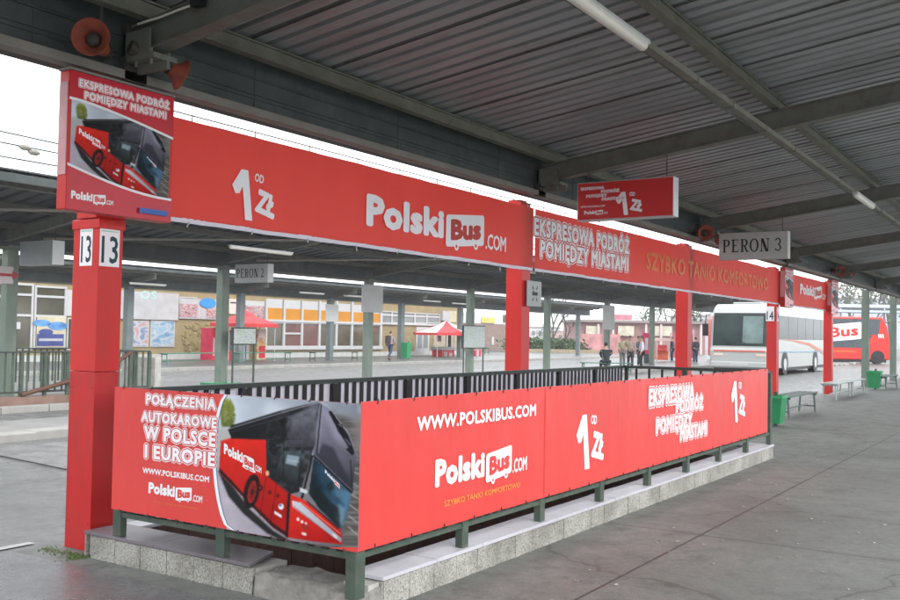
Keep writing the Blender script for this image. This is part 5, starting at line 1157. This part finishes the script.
    for x in (2.6, 8.9):
        mb = MB(); mb.tube([(X0+x, Y0-.015, .5), (X0+x, Y0+.3, .5)], .5, 20); w = mb.build('wheel', BLK, t); mb = MB(); mb.tube([(X0+x, Y0-.03, .5), (X0+x, Y0-.016, .5)], .27, 16); mb.build('rim', ALU, w)
        mb = MB(); mb.prism([(X0+x+.62*math.cos(R(a)), Y0-.008, .5+.62*math.sin(R(a))) for a in range(-10, 191, 20)], (0, .006, 0)); mb.build('wheel_arch', BLK, t)
        mb = MB(); mb.tube([(X0+x, Y1-.3, .5), (X0+x, Y1+.015, .5)], .5, 20); mb.build('wheel', BLK, t)
    for (x, y, w, h) in ((4.2, 8.2, 1.6, .16),): mb = MB(); mb.box(X0+x, X0+x+w, Y0+.6, Y1-.6, H+.001, H+h); mb.build('roof_unit', WB, t, bevel=.04)
    mb = MB(); mb.box(X0+1.2, X0+2.2, Y0+.7, Y1-.7, H+.001, H+.1); mb.build('roof_unit', WB, t, bevel=.04)
coach_white()

# ================================================================= RED COACH (side on, lettering)
def coach_red():
    D = 68.; pr = at_d(891, 361, D); pr.z = 0; ax = Vector((CR.x, CR.y, 0)).normalized(); ang = math.atan2(ax.y, ax.x)
    t = thing('coach', tuple(pr), 'red coach with black windows and big white company lettering parked far behind at the right', 'coach', local=True); t.rotation_euler.z = ang
    # local: x to the right along its side (nose at x=0, tail negative), y away from viewer, z up
    BR = mat('coach_red', (.52, .03, .022), .3, var=.06); LN, H = 12.4, 3.35
    prof = [(0, .35), (.0, 1.3), (-.25, 2.7), (-.6, H), (-LN+.2, H), (-LN, H-.3), (-LN, .4), (-LN+.2, .3), (-.2, .3)]
    mb = MB(); mb.prism([(x, 0, z) for x, z in prof], (0, 2.5, 0)); mb.build('body', BR, t, bevel=.08)
    mb = MB(); mb.prism([(-.9, -.02, 2.1), (-LN+.1, -.02, 2.1), (-LN+.1, -.02, 3.2), (-.75, -.02, 3.2)], (0, .012, 0)); mb.build('upper_window', mat('glass_slate', (.06, .075, .085), .12, var=.3), t)
    mb = MB(); mb.prism([(-1.9, -.02, 1.15), (-LN+.2, -.02, 1.15), (-LN+.2, -.02, 2.05), (-1.35, -.02, 2.05)], (0, .012, 0)); mb.build('lower_window', MATS['glass_slate'], t)
    M = Matrix.Identity(4); lp = LocalPlane(M)
    pt = {}; w = simple_text(lp, 'Polski', -9.4, -4.75, 1.72, 2.85, t, d=.03, offset=.045)
    mb = MB(); mb.flat = True; mb.poly([lp.p(u, v+(u+4)*.1, .034) for u, v in rrect(-4.7, -2.05, 1.6, 2.8, .2)]); mb.build('logo_field', WHT, t)
    class TL:
        def p(s, u, v, d=0): return Vector((u, -d, v+(u+4)*.1))
    simple_text(TL(), 'Bus', -4.4, -2.35, 1.85, 2.6, t, m=BR, d=.04, offset=.04)
    simple_text(lp, 'WA', -.95, -.5, 1.85, 2.15, t, d=.03, offset=.03)
    simple_text(lp, 'SZYBKO TANIO KOMFORTOWO', -6.5, -2.5, .82, .92, t, d=.03, m=ORG, offset=.02)
    mb = MB(); mb.box(-LN+.3, -.3, .1, 2.4, .12, .31); mb.build('underbody', BLK, t)
    for x in (-.95, -9.2): mb = MB(); mb.tube([(x, -.03, .48), (x, .3, .48)], .48, 18); mb.build('wheel', BLK, t)
    mb = MB(); mb.tube([(-.4, .2, 3.0), (.25, .1, 2.9), (.3, .1, 2.5)], .04, 6); mb.build('mirror', BLK, t)
coach_red()

# ================================================================= PEOPLE
def skin_mesh(name, verts, edges, radii, m, parent, root=0, sub=1):
    me = bpy.data.meshes.new(name); me.from_pydata([tuple(v) for v in verts], edges, []); o = bpy.data.objects.new(name, me); COL.objects.link(o)
    sk = o.modifiers.new('s', 'SKIN'); sk.use_smooth_shade = True
    for i, r in enumerate(radii): sv = me.skin_vertices[0].data[i]; sv.radius = (r, r) if not isinstance(r, tuple) else r; sv.use_root = i == root
    if sub: sd = o.modifiers.new('u', 'SUBSURF'); sd.levels = sub; sd.render_levels = sub
    bpy.context.view_layer.update(); dg = bpy.context.evaluated_depsgraph_get(); me2 = bpy.data.meshes.new_from_object(o.evaluated_get(dg)); bpy.data.objects.remove(o); bpy.data.meshes.remove(me)
    me2.name = name; me2.materials.clear(); me2.materials.append(m)
    for p_ in me2.polygons: p_.use_smooth = True; p_.material_index = 0
    o = bpy.data.objects.new(name, me2); COL.objects.link(o); o.parent = parent; return o
def person(p, face, label, pose, H=1.72, top=(.1, .1, .12), legs=(.03, .04, .08), hair=(.04, .03, .02), grp=None, long_coat=False, hood=False, bag=None):
    """local: +x forward, +y left"""
    t = thing('person', p, label, 'person', grp, local=True); t.rotation_euler.z = face; s = H/1.75
    MT = mat('cloth_%.2f_%.2f_%.2f' % top, top, .85, var=.15, scale=8); ML = mat('cloth_%.2f_%.2f_%.2f' % legs, legs, .85, var=.15, scale=8); MH = mat('hair_%.2f' % hair[0], hair, .7); SH = mat('shoe_black', (.02, .02, .022), .5)
    if pose == 'walk': hip = .93; K = [((.18, .10, .50), (.06, .10, .09)), ((-.02, -.10, .50), (-.36, -.10, .17))]; A = [((-.12, .22, 1.15), (-.10, .23, .90)), ((.10, -.22, 1.16), (.24, -.21, .98))]; lean = .04
    elif pose == 'sit': hip = .50; K = [((.42, .11, .50), (.44, .11, .08)), ((.42, -.11, .50), (.44, -.11, .08))]; A = [((.08, .24, .82), (.28, .12, .66)), ((.08, -.24, .82), (.28, -.12, .66))]; lean = .05
    else: hip = .93; K = [((.03, .10, .50), (0, .11, .09)), ((.03, -.09, .50), (.02, -.10, .09))]; A = [((-.03, .25, 1.14), (.05, .27, .90)), ((-.02, -.25, 1.14), (.12, -.22, .95))]; lean = 0
    dz = hip-.93
    V = [(0, 0, hip), (lean*.4, 0, hip+.22), (lean, 0, hip+.45), (lean, 0, hip+.54), (lean+.02, 0, hip+.66), (lean+.03, 0, hip+.75)]; Rr = [.13, .12, .13, .055, .085, .07]; E_ = [(0, 1), (1, 2), (2, 3), (3, 4), (4, 5)]
    def add(v, r, e): V.append(v); Rr.append(r); E_.append((e, len(V)-1)); return len(V)-1
    ends = []
    for side, (k, f) in zip((1, -1), K):
        a = add((0, side*.09, hip-.04), .085, 0); b = add(k, .06, a); c = add(f, .042, b); d = add((f[0]+.10, f[1], max(f[2]-.045, .04)), .04, c); add((f[0]+.19, f[1], max(f[2]-.05, .035)), .03, d)
    for side, (e, h) in zip((1, -1), A):
        a = add((lean, side*.17, hip+.44), .062, 2); b = add((e[0], e[1], e[2]+(dz if pose != 'sit' else 0)), .042, a); hz = h[2]+(dz if pose != 'sit' else 0); c = add((h[0], h[1], hz), .028, b)
        D = (Vector((h[0], h[1], hz))-Vector((e[0], e[1], e[2]+(dz if pose != 'sit' else 0)))).normalized(); sd = Vector((1, 0, 0)) if abs(D.x) < .7 else Vector((0, 0, 1)); Pm = Vector((h[0], h[1], hz))+D*.07; pm = add(tuple(Pm), .03, c)
        for i, ln in enumerate((.062, .072, .068, .05)):
            o1 = Pm+sd*(.028-.018*i)+D*.02; f1 = add(tuple(o1+D*ln*.5), .010, pm); add(tuple(o1+D*ln+Vector((0, -side*.012, 0))), .008, f1)
        th = add(tuple(Vector((h[0], h[1], hz))+D*.03+sd*.035), .011, c); add(tuple(Vector((h[0], h[1], hz))+D*.075+sd*.05), .009, th)
        ends.append(Pm)
    body = skin_mesh('body', [Vector(v)*s for v in V], E_, [r*s for r in Rr], SKIN, t)
    hd = Vector((lean+.03, 0, hip+.70))
    mb = MB(); mb.tube([(hd+Vector((.075, 0, .0)))*s, (hd+Vector((.105, 0, -.012)))*s], [.012*s, .014*s], 6)
    for y in (-.03, .03): mb.tube([(hd+Vector((.076, y, .022)))*s, (hd+Vector((.084, y, .022)))*s], .009*s, 6)
    mb.tube([(hd+Vector((.078, -.022, -.045)))*s, (hd+Vector((.078, .022, -.045)))*s], .006*s, 5)
    for y in (-.082, .082): mb.tube([(hd+Vector((-.005, y, -.01)))*s, (hd+Vector((-.005, y*1.1, .02)))*s], .016*s, 6)
    mb.build('face_features', mat('face_dark', (.28, .14, .11), .6), body)
    # hair shell
    hv = [hd+Vector((-.035, 0, -.07)), hd+Vector((-.05, 0, .0)), hd+Vector((-.02, 0, .055)), hd+Vector((.035, 0, .075))]; skin_mesh('hair', [v*s for v in hv], [(0, 1), (1, 2), (2, 3)], [.06*s, .078*s, .075*s, .045*s], MT if hood else MH, body)
    # jacket over torso and arms
    JV = [V[0], V[1], V[2], (lean, 0, hip+.50)]; JR = [.165, .155, .165, .08]; JE = [(0, 1), (1, 2), (2, 3)]
    if long_coat: JV.append((0, 0, hip-.28 if pose != 'sit' else hip-.02)); JR.append(.19); JE.append((0, 4))
    for side, (e, h) in zip((1, -1), A):
        k = len(JV); ez = e[2]+(dz if pose != 'sit' else 0); hz = h[2]+(dz if pose != 'sit' else 0); JV += [(lean, side*.18, hip+.43), (e[0], e[1], ez), (h[0], h[1], hz)]; JR += [.085, .062, .05]; JE += [(2, k), (k, k+1), (k+1, k+2)]
    skin_mesh('jacket', [Vector(v)*s for v in JV], JE, [r*s for r in JR], MT, body)
    TV = [(0, 0, hip+.02)]; TR = [.145]; TE = []
    for side, (k, f) in zip((1, -1), K):
        i = len(TV); TV += [(0, side*.095, hip-.06), k, (f[0], f[1], f[2]+.02)]; TR += [.10, .076, .066]; TE += [(0, i), (i, i+1), (i+1, i+2)]
    skin_mesh('trousers', [Vector(v)*s for v in TV], TE, [r*s for r in TR], ML, body)
    for side, (k, f) in zip((1, -1), K):
        z = max(f[2]-.045, .045); skin_mesh('shoe', [Vector((f[0]-.05, f[1], z))*s, Vector((f[0]+.06, f[1], z))*s, Vector((f[0]+.2, f[1], z-.008))*s], [(0, 1), (1, 2)], [.045*s, .045*s, .036*s], SH, body)
    return t
p = at_y(390, 350, 28.0); person((p.x, 28.0, .11), math.pi*.02, 'man walking right past the tan facade in pale jacket and dark trousers', 'walk', H=1.62, top=(.34, .30, .32), legs=(.06, .07, .15))
a = thing('rucksack', (p.x-.18, 28.0, 1.05), 'dark rucksack on the back of the walking man', 'bag', local=True); mb = MB(); mb.box(-.1, .07, -.16, .16, 0, .42); mb.build('pack', mat('bag_dark', (.06, .05, .05), .8), a, bevel=.04); mb = MB(); mb.tube([(.07, .1, .4), (.2, .12, .42), (.22, .12, .1)], .015, 6); mb.tube([(.07, -.1, .4), (.2, -.12, .42), (.22, -.12, .1)], .015, 6); mb.build('strap', MATS['bag_dark'], a)
p = at_d(606, 370, 43); person((p.x, p.y, 0), yaw+math.pi/2+.1, 'person seated with the back to the camera in a bulky dark hooded coat', 'sit', H=1.85, top=(.02, .028, .032), hair=(.03, .02, .02), hood=True, long_coat=True)
bench((p.x+.05, p.y, 0), yaw+.1, 2.4, .46, 'green bench under the seated person in the dark coat', 'benches on the middle road island', BENG)
for (x, D, f, lab, kw) in ((622, 49, -2.2, 'person in a pale yellow jacket and grey trousers, left of the waiting group', dict(top=(.55, .5, .33), legs=(.25, .25, .24))),
                       (630, 48, -2.6, 'person in a beige coat in the waiting group, holding a black handbag', dict(top=(.42, .33, .27), legs=(.06, .05, .06), long_coat=True)),
                       (638, 52, -1.2, 'person in a dark grey jacket at the right of the waiting group', dict(top=(.12, .12, .15), legs=(.04, .04, .06))),
                       (641.5, 47, 2.0, 'person in a white jacket and black trousers standing beside the red advertising stand', dict(top=(.6, .6, .65), legs=(.03, .03, .035)))):
    p = at_d(x, 370, D); person((p.x, p.y, 0), f, lab, 'stand', grp='people waiting beyond the stairwell', **kw)
    if x == 630:
        hb = thing('handbag', (p.x-.3, p.y-.2, .62), 'black handbag held by the person in the beige coat', 'bag', local=True); mb = MB(); mb.box(-.2, .2, -.07, .07, 0, .28); mb.build('pouch', BLK, hb, bevel=.03); mb = MB(); mb.tube([(-.12, 0, .28), (-.08, 0, .42), (.08, 0, .42), (.12, 0, .28)], .012, 6); mb.build('strap', BLK, hb)
for (x, D, f, lab, kw) in ((695.5, 60, 1, 'distant person in a dark coat between the orange stall and the third red pillar', dict(top=(.05, .05, .07))), (672, 62, 2, 'distant person in dark clothes by the orange and white stall', dict(top=(.07, .07, .12)))):
    p = at_d(x, 365, D); person((p.x, p.y, 0), f, lab, 'stand', grp='distant people by the stalls', **kw)

# ================================================================= FAR BACKGROUND
def dbox(name, x0, x1, yt_, yb, D, m, th, parent, ground=True, dd=0):
    """upright slab facing the camera's general direction at depth D"""
    a = at_d(x0, yb, D-dd); b = at_d(x1, yb, D-dd); zt = at_d((x0+x1)/2, yt_, D-dd).z; zb = 0 if ground else at_d((x0+x1)/2, yb, D-dd).z
    fw = Vector((CF.x, CF.y, 0)).normalized()*th; mb = MB(); mb.prism([(a.x, a.y, zb), (b.x, b.y, zb), (b.x+fw.x, b.y+fw.y, zb), (a.x+fw.x, a.y+fw.y, zb)], (0, 0, zt-zb)); return mb.build(name, m, parent)
def dthing(name, label, cat, D, x, grp=None): p = at_d(x, 340, D); return thing(name, (p.x, p.y, 0), label, cat, grp)
t = dthing('market_hall', 'low reddish market hall with a flat roof line behind the waiting people', 'building', 95, 640)
dbox('wall', 575, 705, 323, 355, 95, mat('market_wall', (.34, .20, .19), .8, var=.3, scale=.4), 10, t); dbox('roof', 573, 708, 320.5, 323, 94.5, mat('market_roof', (.24, .2, .19), .7), 11, t, ground=False)
for i, (x0, x1) in enumerate(((586, 600), (618, 634), (654, 672), (676, 690))): dbox('window', x0, x1, 326, 336, 95, mat('market_window', (.5, .46, .36), .3, var=.4, scale=.8), .2, t, ground=False, dd=.3)
for x in (597, 612, 645, 660, 700): dbox('pilaster', x, x+2, 324, 354, 95, mat('market_pale', (.55, .45, .43), .7), .2, t, dd=.5)
t = dthing('roof_sign', 'pinkish sign board standing on the market hall roof', 'sign', 96, 624); dbox('board', 615, 632, 314.5, 320, 96, mat('sign_maroon', (.42, .16, .2), .5, var=.15), .3, t, ground=False)
t = dthing('advertising_stand', 'tall narrow red stand with a white bottle picture beside the waiting people', 'advertisement', 56, 646); dbox('panel', 642.5, 650.5, 333, 354, 56, mat('stand_red', (.5, .05, .12), .4), .15, t, ground=False); dbox('picture', 645, 648, 338, 350, 56, FRM, .02, t, ground=False, dd=.03); dbox('foot', 644, 649, 354, 366, 56, GRD, .15, t)
t = dthing('market_stall', 'orange and red market stall with white cover near the third red pillar', 'stall', 62, 665)
OS = mat('stall_orange', (.72, .13, .06), .6, var=.35, scale=2)
dbox('counter', 656, 668, 351, 360, 62, OS, 1.2, t, ground=False); dbox('goods', 658, 667, 345, 351, 61.8, mat('stall_red', (.6, .06, .06), .5, var=.4, scale=3), .8, t, ground=False); dbox('cover', 656, 671, 338, 341, 61.5, mat('stall_cover', (.6, .42, .4), .6), 2, t, ground=False)
for x in (656.5, 669): dbox('leg', x, x+.8, 341, 363, 61.5, FRM, .06, t)
t = dthing('market_stall', 'red hoarding with pale posts between the orange stall and the third red pillar', 'stall', 66, 680); dbox('panel', 671, 694, 333, 358, 66, mat('hoarding', (.42, .12, .13), .6, var=.4, scale=1.2), .3, t, ground=False)
for x in (671, 678, 686, 693): dbox('post', x, x+.8, 330, 360, 65.9, FRM, .08, t)
t = dthing('red_fence', 'stretch of reddish painted hoarding left of the waiting people', 'fence', 88, 595)
dbox('panel', 577, 620, 334, 352, 88, mat('mural_red', (.42, .2, .2), .7, var=.5, scale=.9), .4, t)
t = dthing('low_wall', 'long low tan retaining wall below the hedge, beyond the bright road', 'wall', 84, 575); dbox('wall', 512, 612, 349.5, 358, 84, mat('tan_wall_far', (.30, .25, .17), .8, var=.15), .5, t)
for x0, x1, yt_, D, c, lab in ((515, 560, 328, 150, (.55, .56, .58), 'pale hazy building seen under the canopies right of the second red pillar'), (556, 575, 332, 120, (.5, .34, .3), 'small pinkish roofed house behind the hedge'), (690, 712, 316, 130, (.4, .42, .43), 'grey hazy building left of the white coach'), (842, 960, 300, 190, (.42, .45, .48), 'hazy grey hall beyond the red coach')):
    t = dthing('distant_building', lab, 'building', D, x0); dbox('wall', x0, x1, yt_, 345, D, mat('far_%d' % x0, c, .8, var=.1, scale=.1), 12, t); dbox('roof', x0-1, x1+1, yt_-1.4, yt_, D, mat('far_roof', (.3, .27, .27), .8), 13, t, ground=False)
    for k in range(int((x1-x0)/7)): dbox('window', x0+3+k*7, x0+6+k*7, yt_+3, yt_+7, D, GLASSG, .2, t, ground=False, dd=.3)
# lattice shelter roof beyond the red coach
t = dthing('shelter', 'pale steel shelter roof on posts behind the red coach', 'shelter', 95, 870)
dbox('roof', 835, 960, 305, 308, 95, mat('shelter_roof', (.42, .50, .56), .5), 8, t, ground=False); dbox('lower_roof', 838, 960, 311, 313, 92, mat('shelter_roof', (.42, .50, .56), .5), 3, t, ground=False)
for x in (840, 862, 884, 906, 928, 950): dbox('post', x, x+1.2, 308, 350, 95, FRM, .2, t)
# trees
LEAF = [mat('leaf_dark', (.045, .085, .03), .8, var=.4, scale=.7), mat('leaf_olive', (.10, .12, .05), .8, var=.4, scale=.7)]
TWIG = mat('bark', (.10, .085, .075), .9, var=.3)
def tree(x, D, h, w, label, leafy=True, m=0, grp='trees beyond the bus station'):
    p = at_d(x, 345, D); t = thing('tree', (p.x, p.y, 0), label, 'tree', grp, local=True); rnd = random.Random(int(x*7))
    mb = MB(); tips = []
    def branch(a, d, L, r, lv):
        b = a+d*L; mid = a+d*L*.5+Vector((rnd.uniform(-.06, .06), rnd.uniform(-.06, .06), 0))*L; mb.tube([a, mid, b], [r, r*.8, r*.6], 5, cap=False)
        if lv == 0: tips.append(b); return
        for k in range(3 if lv > 1 else 4):
            nd = (d+Vector((rnd.uniform(-.8, .8), rnd.uniform(-.8, .8), rnd.uniform(-.1, .5)))).normalized(); branch(b if k else mid, nd, L*rnd.uniform(.55, .75), r*.55, lv-1)
    branch(Vector((0, 0, 0)), Vector((0, 0, 1)), h*.35, h*.022, 4 if not leafy else 3); mb.build('trunk', TWIG, t)
    if leafy:
        mb = MB(); mb.flat = True
        for b in tips:
            for k in range(26):
                c = b+Vector((rnd.gauss(0, 1), rnd.gauss(0, 1), rnd.gauss(0, .8)))*w*.09; s_ = rnd.uniform(.08, .22)*h*.09; n = Vector((rnd.gauss(0, 1), rnd.gauss(0, 1), rnd.gauss(0, 1))).normalized(); a = n.orthogonal().normalized()*s_; b2 = n.cross(a)*.6
                mb.poly([c-a, c-b2, c+a, c+b2])
        mb.build('crown', LEAF[m], t)
tree(553, 88, 7.5, 6, 'bare tree behind the hedge right of the second red pillar', False)
tree(566, 96, 6.5, 6, 'bare tree left of the small pinkish house', False)
tree(545, 92, 3.6, 4, 'low leafy tree rising above the hedge just right of the second red pillar', True, 1)
tree(653, 100, 7, 6, 'dark tree rising above the market hall roof', True, 0)
tree(668, 102, 7.6, 5, 'thin dark tree above the orange stall', True, 0)
tree(700, 105, 8, 6, 'bushy tree seen left of the white coach', True, 0)
for i, x in enumerate((850, 868, 888, 907)): tree(x, 150, 15+2*(i % 2), 13, ['hazy tree left of the others above the red coach', 'hazy tree between the two right green columns', 'hazy tree near the right edge behind the shelter', 'hazy tree beyond the right edge of the shelter'][i], True, 1)
def hedge(x0, x1, yt_, D, label):
    a = at_d(x0, 350, D); b = at_d(x1, 350, D); h = at_d((x0+x1)/2, yt_, D).z; t = thing('hedge', (a.x, a.y, 0), label, 'hedge'); mb = MB(); mb.flat = True; rnd = random.Random(3)
    for k in range(5200):
        u = rnd.random(); q = a.lerp(b, u); hh_ = h*(.75+.25*math.sin(u*31)+.12*math.sin(u*77)); c = Vector((q.x+rnd.gauss(0, .5), q.y+rnd.gauss(0, .5), rnd.uniform(.3, max(.5, hh_)))); s_ = rnd.uniform(.08, .2); n = Vector((rnd.gauss(0, 1), rnd.gauss(0, 1), rnd.gauss(0, 1))).normalized(); d = n.orthogonal().normalized()*s_; e = n.cross(d)*.6
        mb.poly([c-d, c-e, c+d, c+e])
    mb.build('foliage', LEAF[0], t); mb = MB()
    for k in range(12): q = a.lerp(b, (k+.5)/12); mb.tube([(q.x, q.y, 0), (q.x+.1, q.y, h*.6)], .04, 5)
    mb.build('stems', TWIG, t)
hedge(512, 578, 339, 86, 'green hedge above the long low tan wall'); 
# overhead cables, upper left
for i, (y0, y1, lab) in enumerate(((131, 143.5, 'topmost of three overhead cables in the white sky at upper left'), (142, 153, 'middle of three overhead cables in the white sky at upper left'), (156, 166, 'lowest of three overhead cables in the white sky at upper left'))):
    Y = 20.5; a = at_y(0, y0, Y); b = at_y(57, y1, Y); d = (b-a); mb = MB(); mb.tube([a-d*6, a, b, b+d*22], .022, 5); tag(mb.build('overhead_cable', GRD), lab, 'cable', 'overhead cables')
for (x, y, lab) in ((25, 147.5, 'left of two small grey fittings on the overhead cables'), (34, 152.5, 'right of two small grey fittings on the overhead cables')):
    p = at_y(x, y, 20.5); t = thing('cable_fitting', tuple(p), lab, 'fitting'); mb = MB(); mb.tube([p-Vector((.18, 0, 0)), p-Vector((.08, 0, 0)), p+Vector((.08, 0, 0)), p+Vector((.18, 0, 0))], [.03, .08, .08, .03], 8); mb.build('insulator', STLP, t)

# ================================================================= HAZE
HAZE = .0009
if HAZE:
    mb = MB(); mb.box(-30, 260, -60, 120, -4, 24); o = mb.build('haze', []); tag(o, kind='stuff', label='thin grey damp air over the bus station', cat='haze')
    m = bpy.data.materials.new('haze'); m.use_nodes = True; N = m.node_tree.nodes; N.clear(); out = N.new('ShaderNodeOutputMaterial'); v = N.new('ShaderNodeVolumePrincipled'); v.inputs['Color'].default_value = (.93, .95, .98, 1); v.inputs['Density'].default_value = HAZE; v.inputs['Anisotropy'].default_value = .2
    m.node_tree.links.new(v.outputs[0], out.inputs['Volume']); o.data.materials.append(m)

# ================================================================= WORLD, SUN, CAMERA
w = bpy.data.worlds.new('World'); S.world = w; w.use_nodes = True; N = w.node_tree.nodes; L = w.node_tree.links; bg = N['Background']
sky = N.new('ShaderNodeTexSky'); sky.sky_type = 'NISHITA'; sky.sun_disc = False; sky.sun_elevation = R(42); sky.sun_rotation = R(200); sky.air_density = 1.2; sky.dust_density = 4; sky.ozone_density = 1
hs = N.new('ShaderNodeHueSaturation'); hs.inputs['Saturation'].default_value = .12; hs.inputs['Value'].default_value = 1.0; L.new(sky.outputs[0], hs.inputs['Color'])
mx = N.new('ShaderNodeMix'); mx.data_type = 'RGBA'; mx.inputs[0].default_value = .75; mx.inputs[7].default_value = (12., 12.4, 13, 1); L.new(hs.outputs[0], mx.inputs[6])
L.new(mx.outputs[2], bg.inputs['Color']); bg.inputs['Strength'].default_value = .13
sd = bpy.data.lights.new('sun', 'SUN'); sd.energy = .8; sd.angle = R(25); sd.color = (1, .98, .95); so = bpy.data.objects.new('sun', sd); COL.objects.link(so)
az = R(200); el = R(42); dv = Vector((math.sin(az)*math.cos(el), math.cos(az)*math.cos(el), math.sin(el))); so.rotation_euler = dv.to_track_quat('Z', 'Y').to_euler()
cd = bpy.data.cameras.new('cam'); cd.sensor_width = 36; cd.lens = FPX/900*36; cd.clip_end = 2000; cd.clip_start = .05; co = bpy.data.objects.new('camera', cd); COL.objects.link(co)
Mx = Matrix((CR, CU, -CF)).transposed().to_4x4(); Mx.translation = CAM; co.matrix_world = Mx; S.camera = co
S.view_settings.view_transform = 'Standard'; S.view_settings.look = 'None'; S.view_settings.gamma = 1; S.view_settings.exposure = 1.0; S.view_settings.use_curve_mapping = False
S.render.engine = 'CYCLES'; S.cycles.max_bounces = 8; S.cycles.volume_bounces = 1; S.cycles.diffuse_bounces = 4
